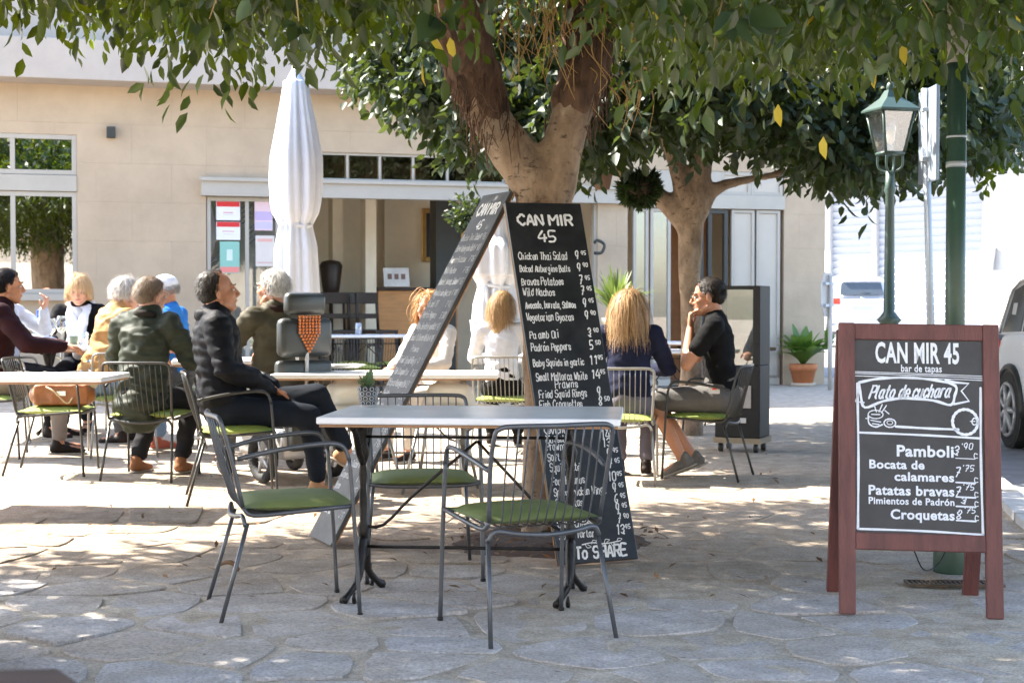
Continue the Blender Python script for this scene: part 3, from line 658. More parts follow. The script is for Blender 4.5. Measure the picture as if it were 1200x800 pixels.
def under1(x, y, q):
    px = 600+F*x/max(y, 2)
    # lower hem of the hanging shoots in the photograph
    hem = np.interp(px, (-50, 60, 130, 260, 330, 400, 470, 520, 600, 700, 760, 900, 1000, 1100, 1250), (20, 40, 60, 75, 80, 50, 45, 25, 0, 40, 95, 115, 90, 75, 90))
    return 1.2+(355-hem+ 92)/F*max(y, 5.4)
cpt = crown_points(9500, under1, (.2, 7.0), (4.6, 3.3, 1.7), rs)
keep = []
for p in cpt:            # nothing hangs closer to the camera than the photograph shows
    px = 600+F*p[0]/p[1]
    if p[1] < 4.6 or (505 < px < 722 and p[1] < TY+.25 and p[2] < 1.2+(355+90)/F*p[1]): continue
    keep.append(p)
cpt = np.array(keep)
Pp, Dd, Ss, Ll, dd = shoots(cpt, 9, .32, .8, .055, .09, rs)
# the leaves that show largest are single objects, the rest one mass
px_ = 600+F*Pp[:, 0]/Pp[:, 1]; py_ = 355-F*(Pp[:, 2]-1.2)/Pp[:, 1]
vis = np.where((px_ > 5) & (px_ < 1195) & (py_ > 5) & (py_ < 190) & (Pp[:, 1] < 5.6))[0]
rs.shuffle(vis); vis = vis[:285]; msk = np.ones(len(Pp), bool); msk[vis] = False
V, Fc, nv = leaf_batch(Pp[msk], Dd[msk], Ss[msk], Ll[msk], .46)
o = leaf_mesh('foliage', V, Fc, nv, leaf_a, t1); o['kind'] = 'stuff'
lf = []
for mt in (leaf_a, leaf_c):
    V, Fc, nv = leaf_batch(np.zeros((1, 3)), np.array([[0, 1., 0]]), np.array([[1., 0, 0]]), np.array([1.]), .46)
    q = leaf_mesh('leaf', V, Fc, nv, mt, None, True); lf.append(q.data); bpy.data.objects.remove(q)
def put_leaf(p, d, s, L, yellow=False, parent=t1):
    d = Vector(d).normalized(); n_ = d.cross(Vector(s)).normalized(); x_ = d.cross(n_)
    o = bpy.data.objects.new('leaf', lf[1 if yellow else 0]); S.collection.objects.link(o); o.parent = parent
    m_ = Matrix((x_, d, n_)).transposed().to_4x4(); m_.translation = Vector(p); o.matrix_local = m_ @ Matrix.Diagonal((L, L, L, 1)); return o
for i in vis: put_leaf(Pp[i], Dd[i], Ss[i], Ll[i]*1.1, rng.random() < .015)
# sprays of big leaves in front
tm = MB()
for (cx, cy, dds) in ((868, 8, ((840, 32), (882, 62), (905, 38), (858, 44), (912, 26))), (515, 15, ((508, 42), (534, 30), (496, 38), (540, 18))), (350, 25, ((340, 45), (362, 42), (333, 30), (358, 55)))):
    a = P(cx, cy, 4.7); tm.tube([P(cx-20, -60, 4.9), P(cx-5, -15, 4.75), a], [.005, .004, .002], 5)
    for (ex, ey) in dds:
        e = P(ex, ey, 4.55+rng.uniform(-.1, .1)); put_leaf(a+(e-a)*.25, e-a, (rng.uniform(-.3, .3), 1, .5) if rng.random() < .2 else (e-a).cross(Vector((rng.uniform(-.7, .7), -1, rng.uniform(-.3, .8)))), (e-a).length*.85); q_ = S.collection.objects[-1]; q_.material_slots[0].link = 'OBJECT'; q_.material_slots[0].material = leaf_b
for k in range(260):
    p = Vector(cpt[rng.randrange(len(cpt))])
    tm.tube([p+Vector((rng.uniform(-.2, .2), rng.uniform(-.1, .1), .3)), p, p+Vector((rng.uniform(-.15, .15), rng.uniform(-.1, .1), -.2))], [.005, .004, .002], 4, 2)
o = tm.build('twigs', twigm, t1); o['kind'] = 'stuff'
for px, py in ((345, 82), (1024, 87), (903, 125), (1060, 60), (812, 142), (912, 132), (866, 125), (495, 85), (640, 95), (965, 170)):
    if rng.random() < .5: p = P(px, py-10, 5.4); put_leaf(p, (rng.uniform(-.3, .3), 0, -1), (0, .3+rng.random(), 0) if rng.random() < .3 else (1, .4, 0), .085, True)
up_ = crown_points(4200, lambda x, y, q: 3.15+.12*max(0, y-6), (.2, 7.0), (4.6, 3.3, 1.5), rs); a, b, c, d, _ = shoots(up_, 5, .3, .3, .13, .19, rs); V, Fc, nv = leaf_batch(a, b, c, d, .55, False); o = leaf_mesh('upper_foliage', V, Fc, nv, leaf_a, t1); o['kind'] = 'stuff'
br = MB()
for k in range(9):
    a = k*.7; e = Vector((.2+3.4*math.cos(a), 7.2+2.3*math.sin(a), 3.4)); s_ = P(500, -220, TY-.5) if math.cos(a) < 0 else P(740, -220, TY+.5)
    br.tube([s_, (s_+e)/2+Vector((0, 0, .2)), e], [.06, .04, .02], 6)
br.build('branches', bark, t1)
# ---- ficus just off the frame to the left (mirrored in the window, its twigs join the near crown)
def simple_tree(label, x, y, h, rad, n, under, rz, leaf, r0=.2, cc=None):
    t = thing('ficus_tree', label, 'tree', (0, 0, 0)); mb = MB()
    limb(mb, [(x, y, -.05), (x+.03, y, .9), (x, y, h)], [r0*1.2, r0, r0*1.1])
    ends = []
    for k in range(4):
        a = k*1.57+.5; e = Vector((x+rad*.55*math.cos(a), y+rad*.55*math.sin(a), h+1.1)); limb(mb, [(x, y, h-.1), (x+rad*.2*math.cos(a), y+rad*.2*math.sin(a), h+.5), e], [r0*.7, r0*.5, r0*.25])
    blob(mb, 'trunk', bark, t, .03, 4, .01, 2)
    pt = crown_points(n, under, cc or (x, y), (rad, rad, 1.6), rs)
    a, b, c, d, _ = shoots(pt, 8, .34, .7, .10, .17, rs); V, Fc, nv = leaf_batch(a, b, c, d, .5, False)
    o = leaf_mesh('foliage', V, Fc, nv, leaf, t); o['kind'] = 'stuff'; return t
simple_tree('ficus tree just outside the left edge of the photo', -2.2, 4.85, 3.3, 3.5, 5200, lambda x, y, q: 3.85, 0, leaf_a, .34, (-3.2, 5.3))
# simple_tree('ficus tree behind the camera, shading the front tables', -.9, 1.9, 3.0, 2.9, 2600, lambda x, y, q: 3.3, 0, leaf_a)
# ---- the second ficus, further back
T2 = 13.6
t2 = thing('ficus_tree', 'second ficus tree farther back, dense dark crown and a long low branch to the right', 'tree', (0, 0, 0))
mb = MB()
tb = P(808, 500, T2); tb.z = gz(tb.x, tb.y)
K2 = .74
limb(mb, [tb+Vector((0, 0, -.1)), P(811, 400, T2), P(808, 330, T2), P(810, 262, T2), P(812, 235, T2)], [.125, .092, .092, .115, .13])
limb(mb, [P(804, 262, T2), P(775, 232, T2), P(745, 212, T2), P(715, 190, T2), P(690, 150, T2)], [.10, .08, .065, .055, .04])
limb(mb, [P(818, 250, T2), P(838, 222, T2), P(880, 210, T2), P(925, 202, T2), P(975, 190, T2), P(1030, 165, T2)], [.09, .055, .045, .04, .036, .03])
limb(mb, [P(812, 245, T2), P(822, 195, T2), P(826, 140, T2), P(835, 60, T2)], [.115, .10, .08, .06])
limb(mb, [P(808, 245, T2), P(795, 200, T2), P(775, 140, T2), P(750, 80, T2)], [.10, .08, .06, .05])
blob(mb, 'trunk', bark, t2, .03, 5, .012, 2, fine=.004)
def under2(x, y, q):
    px = 600+F*x/y; hem = np.interp(px, (400, 440, 500, 570, 600, 660, 720, 800, 870, 960, 1010, 1060, 1120, 1170, 1200), (85, 115, 150, 185, 190, 190, 215, 190, 200, 208, 222, 212, 185, 180, 160))
    return 1.2+(355-hem+38+(30 if 690 < px < 950 else 0))/F*y
pt = crown_points(7200, under2, (1.7, 13.4), (3.4, 2.6, 2.2), rs)
pxx = 600+F*pt[:, 0]/pt[:, 1]; pt = pt[(pxx > 425) & (pxx < 1185)]
a, b, c, d, _ = shoots(pt, 9, .34, .5, .09, .14, rs)
V, Fc, nv = leaf_batch(a, b, c, d, .5)
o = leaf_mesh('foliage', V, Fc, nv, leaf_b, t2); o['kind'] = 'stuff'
sel = [(P(x_, y_, 12.9)) for x_, y_ in [(rng.uniform(960, 1180), rng.uniform(120, 190)) for _ in range(90)]]
a, b, c, d, _ = shoots(np.array([tuple(p) for p in sel]), 8, .3, .5, .09, .13, rs); V, Fc, nv = leaf_batch(a, b, c, d, .5); o = leaf_mesh('young_foliage', V, Fc, nv, leaf_a, t2); o['kind'] = 'stuff'
# ---- a rounded mossy fern ball and a small pot hanging in the second tree
fern = thing('hanging_fern', 'round bushy fern ball hanging under the left branch of the second tree', 'fern', P(752, 222, 13.0)); fm = MB()
fernm = leafmat('fern_leaf', (.012, .026, .008), (.03, .05, .014), (.08, .14, .02), .7, .25)
fm.ell((0, 0, 0), (.15, .15, .13)); fm.build('core', soilm, fern)
n = 2600; u = rs.normal(size=(n, 3)); u /= np.linalg.norm(u, axis=1, keepdims=True); kk = np.array([.11+.07*noise.noise(Vector(q)*1.8) for q in u])[:, None]; pp = u*kk*np.array([1.15, 1, .85])
V, Fc, nv = leaf_batch(pp, u+rs.normal(size=(n, 3))*.5, rs.normal(size=(n, 3)), rs.uniform(.05, .11, n), .25, False); o = leaf_mesh('fronds', V, Fc, nv, fernm, fern); o['kind'] = 'stuff'
MB().tube([(0, 0, .1), (.03, 0, .25)], .004, 5).build('wire', twigm, fern)
hp = thing('hanging_pot', 'small brown pot hanging beside the near trunk above the tall menu board', 'pot', P(706, 222, 12.5))
MB().lathe([(.0, 0), (.06, 0), (.085, .12), (.09, .12), (.09, .14), (.075, .13), (.0, .12)], seg=14).build('pot', M('brown_pot', (.12, .07, .045), .8), hp)
MB().tube([(0, 0, .12), (0, 0, .7)], .004, 5).build('wire', twigm, hp)
# ---- rooms plants
def spiky(name, label, p, n, L, w0, mat, cat='plant', pot=None, up=.9, parent_pot=None):
    t = thing(name, label, cat, p); mb = MB()
    for k in range(n):
        a = rng.uniform(0, 6.28); sp = rng.uniform(.15, 1.0); l = L*rng.uniform(.6, 1); q = []; 
        for j in range(6):
            s = j/5; q.append(Vector((math.cos(a)*sp*l*s*.8, math.sin(a)*sp*l*s*.8, l*(up*s-sp*.55*s*s*1.1))))
        sd_ = Vector((-math.sin(a), math.cos(a), 0)); vs = []; 
        for j in range(6):
            wv = w0*math.sin(math.pi*(.12+.85*j/5))**.8; vs += [q[j]-sd_*wv+Vector((0, 0, wv*.3)), q[j], q[j]+sd_*wv+Vector((0, 0, wv*.3))]
        fs = []
        for j in range(5): b_ = j*3; fs += [(b_, b_+1, b_+4, b_+3), (b_+1, b_+2, b_+5, b_+4)]
        m2 = MB().add(vs, fs)
        if n <= 60: m2.build('leaf', mat, t)
        else: mb.add(vs, fs)
    if n > 60: o = mb.build('leaves', mat, t); o['kind'] = 'stuff'
    return t
palm = leafmat('palm_leaf', (.04, .08, .02), (.12, .19, .05), (.3, .42, .08), .45, .3)
asp = leafmat('aspidistra_leaf', (.05, .12, .02), (.12, .22, .04), (.3, .45, .06), .4, .3)
p = P(722, 372, 15.5); t = spiky('palm_plant', 'spiky green palm in a pot on a stand behind the blonde woman', p, 120, .75, .014, palm)
MB().lathe([(.0, -.25), (.13, -.25), (.17, 0), (.0, 0)], seg=16).build('pot', dk, t); MB().lathe([(.2, -p.z), (.03, -p.z+.05), (.03, -.3), (.15, -.252), (0, -.252)], seg=12).build('stand', dk, t)
p = G(941, 452); t = spiky('potted_aspidistra', 'broad leaved green plant in a terracotta pot against the cream corner', p+Vector((0, 0, .30)), 52, .85, .075, asp, 'potted plant')
MB().lathe([(.0, -.27), (.14, -.27), (.185, -.07), (.20, -.07), (.205, .02), (.17, .02), (.16, -.02), (0, -.02)], seg=20).build('pot', M('terracotta', (.50, .17, .065), .8, 0, .15, 8), t)
MB().lathe([(.0, -.30), (.17, -.30), (.185, -.255), (0, -.255)], seg=20).build('saucer', M('saucer', (.5, .4, .3), .8), t)
p = P(968, 410, 22.6); spiky('street_shrub', 'small shrub behind the back of the octagonal sign', p, 60, .45, .04, asp)
# ================================================================ LETTERING
GL = {}
for ln in '''A 4 022842 1434|B 4 0208 082837362505 25354433 2202 3322
C 4 47382817060413223243|D 4 0208 08284744331202|E 4 48080242 0535|F 4 480802 0535|G 4 473818070312324345 4525|H 4 0208 4248 0545|I 2 1218|J 4 383322 12 2203
K 4 0208 480542|L 4 080242|M 5 0208255852|N 4 02084248|O 4 281807031232434738 3828|P 4 0208 08384746350 5|Q 4 281807031232434738 3828 2441|R 4 0208 083847463505 2542|S 4 47381807061535443 3321203
T 4 0848 2822|U 4 080312324348|V 4 082248|W 5 0812263258|Y 4 082548 2522|Z 4 08480242|a 4 36160503122233 363342|b 4 08020222333526 0506|c 3 3526160503122233|d 4 3832 352616050312223 4
e 3 0434352616050312 2233|f 3 3728181712 0525|g 4 361605041333 3631201001|h 4 0802 05263532|i 2 1612 1808|j 2 161100 1818|k 4 0802 360432|l 2 080312|m 5 0602 05162522 25364542|n 4 0602 05263532
o 4 160503122233352616|p 4 0600 05263533221203|q 4 3630 361605031232|r 3 0602 051626|s 3 352606051424332203|t 3 18132232 0626|u 4 060312223336 3632|v 4 062246|w 5 0612253246|x 4 0632 3602|y 4 061323 363210|z 4 06360232
0 4 281807031222333728|1 2 071812|2 4 0718283736020232|3 4 07182837361525342 3322203|4 4 280444 3632|5 4 380805253433220 2|6 4 3817041222333424 04|7 4 083812 1535|8 4 181706243322120314363728 18|9 4 37281807051434 3722
, 2 1201|' 2 1817|. 2 1213|& 4 42 08|- 3 1535|é 3 0434352616050312 2233 2838|ó 4 160503122233352616 2839'''.replace('\n', '|').split('|'):
    p_ = ln.split(' '); ch, adv = p_[0], int(p_[1]); st = []; buf = ''
    for k in p_[2:]:
        if len(k) % 2 or (buf and len(buf) % 2): buf += k
        else:
            if buf: st.append(buf)
            buf = k
            continue
    if buf: st.append(buf)
    GL[ch] = (adv, [[(int(s[i]), int(s[i+1])-2) for i in range(0, len(s)-1, 2)] for s in st])
def ribbon(mb, pts, w, z=0, smooth=True):
    p = [Vector((a, b, 0)) for a, b in pts]
    if smooth: p = smooth_path(p, 4)
    vs = []; fs = []; m = len(p)
    for i in range(m):
        t = p[min(i+1, m-1)]-p[max(i-1, 0)]
        if t.length < 1e-7: t = Vector((1, 0, 0))
        t.normalize(); n_ = Vector((-t.y, t.x, 0))*w*(.5+.08*math.sin(i*1.7)); 
        if i == 0: vs += [p[i]-t*w*.4+n_*.5, p[i]-t*w*.4-n_*.5]
        vs += [p[i]+n_, p[i]-n_]
        if i == m-1: vs += [p[i]+t*w*.4+n_*.5, p[i]+t*w*.4-n_*.5]
    for i in range(len(vs)//2-1): fs.append((2*i, 2*i+1, 2*i+3, 2*i+2))
    mb.add([(v.x, v.y, z) for v in vs], fs)
def hand_text(mb, s, x, y, h, w=None, stroke=.005, jit=.25, slant=.1, right=False, wob=0):
    # cap height h, fitted to width w
    adv = [(GL[c][0]+1.3 if c in GL else 2.8) for c in s]; tot = sum(adv); sc = h/6; sx = (w/tot) if w else sc*.62
    if right: x -= sx*tot
    cx = 0
    for c, a in zip(s, adv):
        if c in GL:
            dy = rng.uniform(-.25, .25)*jit*sc*4; k = 1+rng.uniform(-.1, .1)*jit*3
            for st in GL[c][1]:
                pts = [(x+(cx+px)*sx+slant*py*sc+rng.uniform(-1, 1)*jit*sx*.5, y+dy+py*sc*k+rng.uniform(-1, 1)*jit*sc*.5) for px, py in st]
                ribbon(mb, pts, stroke)
        cx += a
chalk = M('chalk_white', (.78, .78, .78), .9, 0, .1, 60, .3, 200)
slate = M('blackboard', (.012, .012, .013), .33, 0, .5, 6, .08, 60, c2=(.03, .03, .033))
slate_glare = M('blackboard_glare', (.045, .044, .042), .6, 0, .5, 5, .1, 60, c2=(.085, .083, .08)); chalk_d = M('chalk_glare_dim', (.42, .42, .42), .9, 0, .5, 14, .2)  # reflected glare put into the colours: paler grey slate, dimmer lettering
slate2 = M('blackboard_grey', (.028, .031, .036), .5, 0, .3, 6, .08, 60)
def board_frame_matrix(o, xdir, ydir):     # local x, y in the board plane
    x_ = Vector(xdir).normalized(); y_ = Vector(ydir); y_ = (y_-x_*y_.dot(x_)).normalized(); z_ = x_.cross(y_)
    m_ = Matrix((x_, y_, z_)).transposed().to_4x4(); m_.translation = Vector(o); return m_
MENU = [('CAN MIR', '', 1.12), ('45', '', 1.12), ('Chicken Thai Salad', "9'95", 1), ('Baked Aubergine Balls', "9'90", 1), ('Bravas Potatoes', "7'95", 1), ('Wild Nachos', "7'95", 1), ('Avocado, burrata, Salmon', "9'95", 1), ('Vegetarian Gyozas', "9'90", 1), ('Pa amb Oli', "3'90", 1), ('Padrón Peppers', "5'50", 1), ('Baby Squids in garlic', "11'95", 1), ('Small Mallorca White', "14'95", 1), ('        Prawns', '', 1), ('Fried Squid Rings', "9'", 1), ('Fish Croquettes', "8'50", 1), ('Octopus Vinaigrette', "10'", 1), ('Ceviche', "13'95", 1), ('Mussels', "14'90", 1), ('Prawns', "13'", 1), ('Soft Cod', "9'95", 1), ("Squid Paté", "7'95", 1), ('Four Hummus', "10'95", 1), ('Spicy Chicken Wings', "9'95", 1), ('Croquetas', "6'95", 1), ('Bacon', "9'95", 1), ('Crisp Cheese', "7'90", 1), ('Steak Tartar', "13'95", 1)]
def menu_board(label, o, xd, yd, W, L, rows, first=0, sm=None):
    t = thing('menu_board', label, 'chalkboard'); t.matrix_world = board_frame_matrix(o, xd, yd)
    bd = MB().bb(0, W, 0, L, -.022, 0).build('board', sm or slate, t, False, .003)
    MB().bb(0, W, 0, L, -.027, -.0225).build('backing', M('plywood', (.45, .22, .08), .7) if not bpy.data.materials.get('plywood') else bpy.data.materials['plywood'], t, False)
    return t
# tall board facing the camera: bottom (655,660)-(750,657), top (592,237)-(680,237)
b0 = P(655, 661, 6.75); b0.z = .012; a0 = P(592, 237, 7.30)
L1 = (a0-b0).length; lv = a0-b0; xd = Vector((1, -lv.x/lv.y*.92, -lv.x/lv.z*.08)); b1 = b0+xd; Wd = .405
m1 = menu_board('tall narrow menu chalkboard facing the front, leaning tilted against the big tree', b0, xd, lv, Wd, L1, MENU)
# photo rows (px y at the left end of each line)
ys1 = [263, 279, 303, 318, 334, 347, 362, 377, 398, 413, 431, 448, 457, 468, 480, 493, 509, 519, 528, 540, 552, 567, 580, 592, 603, 615, 627]
def vpos(py): return (660-py)/(660-237)*L1
for (s, pr, k), py in zip(MENU, ys1):
    mb = MB(); v = vpos(py)
    if s == 'CAN MIR': hand_text(mb, s, Wd*.13, v-.008, .052, Wd*.74, .012, .1, .0)
    elif s == '45': hand_text(mb, s, Wd*.36, v-.028, .055, Wd*.28, .0095, .1)
    else:
        x0 = .02+rng.uniform(0, .008); w_ = min(Wd*.66, len(s)*.0135+.02)
        hand_text(mb, s, x0, v-.022, .036*(.9 if len(s) > 20 else 1), w_, .0043, .34, .08)
        if pr:
            mb.build('menu_line', chalk, m1, False, loc=(0, 0, .0012)); mb = MB()
            hand_text(mb, pr[:pr.find("'")], Wd-.075-(.012 if pr.find("'") > 1 else 0), v-.018, .042, .024*pr.find("'"), .0058, .2)
            if pr[pr.find("'")+1:]: hand_text(mb, pr[pr.find("'")+1:], Wd-.042, v+.004, .02, .030, .0042, .2)
    mb.build('price' if pr else 'menu_line', chalk, m1, False, loc=(0, 0, .0012))
mb = MB(); v = vpos(640)
ribbon(mb, [(Wd*.32, v), (Wd*.45, v+.006), (Wd*.6, v-.003), (Wd*.8, v+.004)], .005)
for k in range(6):
    x_ = Wd*(.36+k*.08); sg = 1 if k % 2 else -1; ribbon(mb, [(x_, v), (x_+.008, v+sg*.016), (x_+.028, v+sg*.013), (x_+.012, v+sg*.002)], .003)
mb.build('leaf_ornament', chalk, m1, False, loc=(0, 0, .0012))
mb = MB(); hand_text(mb, 'To SHARE', Wd*.22, vpos(655), .052, Wd*.66, .010, .12, .08); mb.build('menu_line', chalk, m1, False, loc=(0, 0, .0012))
# second board, seen from its side, leaning in from the left
b0 = P(362, 630, 7.6); b0.z = .015; b1 = b0+Vector((.15, -.33, 0)); a0 = P(566, 229, 8.0)
m2 = menu_board('long grey looking chalkboard seen nearly edge on, leaning from the left over the tree fork', b0, b1-b0, a0-b0, .36, (a0-b0).length, MENU, 0, slate_glare)
W2 = .36; L2 = (a0-b0).length
bpy.context.view_layer.update()
for i, (s, pr, k) in enumerate(MENU):
    mb = MB(); v = L2-.12-i*.066
    if i == 0: hand_text(mb, s, .05, v-.01, .065, .27, .013, .1, 0)
    elif i == 1: hand_text(mb, s, .14, v-.03, .05, .08, .009, .1)
    else:
        hand_text(mb, s, .02, v-.03, .036, min(.25, len(s)*.014), .005, .3, .06)
        if pr: m3 = MB(); hand_text(m3, pr, .27, v-.03, .034, .07, .004, .2); m3.build('price', chalk_d, m2, False, loc=(0, 0, .0012))
    mb.build('menu_line', chalk if i < 2 else chalk_d, m2, False, loc=(0, 0, .0012))
# ---- A-frame board
redw = M('red_brown_wood', (.105, .033, .030), .55, 0, .3, 4, .35, 30, c2=(.155, .05, .043), stretch=(6, 6, 1))
A = thing('sandwich_board', 'red brown wooden A frame chalkboard with white lettering standing on the pavement', 'sandwich board', (G(1079, 722)), -R(6))
AW = .615; tilt = math.atan(.2/1.10)
# local: x across, y away; the front panel leans back
fr = Matrix.Rotation(-tilt, 4, 'X'); 
def apart(name, mbx, mat, parent=A, back=False, bevel=.004):
    o = mbx.build(name, mat, parent, False, bevel)
    if parent is A: o.matrix_local = (Matrix.Translation((0, .47, 0)) @ Matrix.Rotation(tilt, 4, 'X') if back else fr) @ Matrix.Rotation(R(.7), 4, 'Y')
    return o
st_w = .062; H_ = 1.135
for s in (-1, 1): apart('stile', MB().bb(s*AW/2-(st_w if s > 0 else 0), s*AW/2+(st_w if s < 0 else 0), -.018, .018, 0, H_), redw)
apart('top_rail', MB().bb(-AW/2+st_w, AW/2-st_w, -.016, .016, H_-.066, H_-.002), redw)
apart('bottom_rail', MB().bb(-AW/2+st_w, AW/2-st_w, -.016, .016, .248, .314), redw)
for s in (-1, 1): apart('rear_leg', MB().bb(s*AW/2-(st_w if s > 0 else 0), s*AW/2+(st_w if s < 0 else 0), -.018, .018, .0, H_-.03), redw, back=True)
apart('rear_rail', MB().bb(-AW/2+st_w, AW/2-st_w, -.014, .014, .45, .51), redw, back=True)
apart('rear_board', MB().bb(-AW/2+st_w, AW/2-st_w, -.004, .004, .512, H_-.06), dwood, back=True, bevel=0)
x0, x1, z0, z1 = -AW/2+st_w, AW/2-st_w, .314, H_-.066
pn = apart('panel', MB().bb(x0, x1, -.006, .006, z0, z1), slate2, bevel=0)
ch = MB(); ch.tube([(-.02, .06, .25), (.03, .12, .16), (.1, .2, .17), (.16, .27, .26)], .003, 5); ch.build('chain', iron, A)
BW = x1-x0; BH = z1-z0
def U(px): return x0+(px-1001)/(1155-1001)*BW
def V_(py): return z0+(629-py)/(629-399)*BH
chalkb = M('chalk_pale', (.70, .74, .80), .9, 0, .1, 60, .2, 200)
def onpanel(name, mb): 
    mb.v = [(a, -.0075-c, b) for a, b, c in mb.v]; mb.f = [f[::-1] for f in mb.f]; return mb.build(name, chalkb, pn, False)
def font_text(s, px0, px1, pyb, pyt, bold=.02, slab=0, name='lettering', shear=0):
    cu = bpy.data.curves.new('t', 'FONT'); cu.body = s; cu.offset = bold; cu.shear = shear; cu.resolution_u = 3; cu.space_character = 1.06
    o = bpy.data.objects.new('t', cu); S.collection.objects.link(o); dg = bpy.context.evaluated_depsgraph_get()
    me = bpy.data.meshes.new_from_object(o.evaluated_get(dg)); bpy.data.objects.remove(o)
    v = np.array([tuple(q.co) for q in me.vertices]); mn, mx = v.min(0), v.max(0)
    capm = .70
    mb = MB(); sx = (U(px1)-U(px0))/(mx[0]-mn[0]); sy = (V_(pyt)-V_(pyb))/capm
    mb.add([(U(px0)+(q[0]-mn[0])*sx, V_(pyb)+q[1]*sy-(q[0]-mn[0])*0, 0) for q in v], [tuple(p.vertices) for p in me.polygons])
    if slab:    # little slab serifs at the feet of the letters
        pass
    return onpanel(name, mb)
font_text('CAN MIR 45', 1026, 1127, 426, 402, .028); font_text('bar de tapas', 1057, 1106, 437, 428.5, .018)
def rib(name, px, w, smooth=True):
    mb = MB(); ribbon(mb, [(U(a), V_(b)) for a, b in px], w, 0, smooth); return onpanel(name, mb)
for k, (ya, yb) in enumerate(((438, 441), (440, 443.5), (443, 446))): rib('rule', [(1001.5, ya), (1080, ya+1.2), (1154, yb)], .003)
rib('border', [(1004, 452), (1005, 540), (1004, 625)], .009); rib('border', [(1152, 455), (1151, 540), (1152, 628)], .009)
rib('border', [(1004, 625), (1080, 625.5), (1152, 628)], .008); rib('border', [(1006, 511), (1080, 512.5), (1150, 515)], .008)
rib('banner', [(1006, 451), (1030, 446), (1065, 444), (1100, 447), (1122, 453), (1121, 465), (1116, 476), (1095, 471), (1060, 469), (1035, 473), (1013, 481), (1008, 466), (1006, 451)], .010)
rib('banner_tail', [(1110, 446), (1122, 449), (1138, 450), (1129, 459), (1138, 471), (1120, 475)], .008, False)
rib('banner_tail', [(1006, 462), (1001.8, 474), (1012, 475)], .006, False)
mb = MB(); hand_text(mb, 'Plato de cuchara', U(1018), V_(470), V_(455)-V_(470), U(1116)-U(1018), .0072, .05, .35)
mb.v = [(a, b+.012*(a-U(1018))/(U(1116)-U(1018)), c) for a, b, c in mb.v]; onpanel('lettering', mb)
rib('price_circle', [(1133+15*math.cos(a), 496+15*math.sin(a)) for a in np.linspace(0, 6.4, 18)], .011)
rib('euro_sign', [(1147, 493), (1144, 491), (1141, 495), (1143, 499), (1147, 498)], .005); rib('euro_sign', [(1139, 495), (1145, 495)], .003)
rib('spoon', [(1050, 503), (1090, 504.5), (1125, 505)], .009)
rib('spoon', [(1043+7*math.cos(a), 499+5*math.sin(a)) for a in np.linspace(0, 6.4, 12)], .005)
rib('spoon', [(1043+3.5*math.cos(a), 498.5+2.4*math.sin(a)) for a in np.linspace(0, 6.4, 10)], .003)
rib('casserole', [(1026+9*math.cos(a), 489+5*math.sin(a)) for a in np.linspace(0, 6.4, 14)], .004); rib('casserole', [(1017, 490), (1018, 500), (1026, 504), (1034, 501)], .006)
for a, b in (((1027, 486), (1024, 477)), ((1030, 486), (1034, 477)), ((1033, 487), (1039, 478)), ((1014, 494), (1018, 494)), ((1037, 484), (1042, 488)), ((1020, 496), (1032, 498)), ((1022, 500), (1030, 501)), ((1021, 489), (1031, 489))): rib('casserole', [a, b], .004)
SL_ = .03
font_text('Pamboli', 1051, 1119, 538, 525, SL_); font_text('Bocata de', 1018, 1084, 553, 543, SL_); font_text('calamares', 1048, 1119, 567, 557, SL_)
font_text('Patatas bravas', 1017, 1119, 584, 573, SL_); font_text('Pimientos de Padrón', 1017, 1119, 595, 587, SL_-.005); font_text('Croquetas', 1043, 1119, 612, 601, SL_)
for (x_, y_, s) in ((1119, 535, "3'90"), (1120, 561, "7'75"), (1120, 583, "7'75"), (1127, 592, '3'), (1121, 610, "8'75")):
    mb = MB(); q = s.split("'"); hand_text(mb, q[0], U(x_), V_(y_), .034 if s != '3' else .022, .026, .0045, .2, .2)
    if len(q) > 1: hand_text(mb, "'"+q[1], U(x_+8), V_(y_-7), .022, .052, .0035, .2, .2)
    onpanel('price', mb)
for y_ in (539, 567.5, 584.5, 595.5, 612): rib('price_rule', [(1121, y_), (1144, y_+.6)], .006 if y_ != 539 else .003); rib('euro_sign', [(1147, y_-5), (1144, y_-6), (1143, y_-3), (1144, y_-.5), (1147, y_-.8)], .0035)
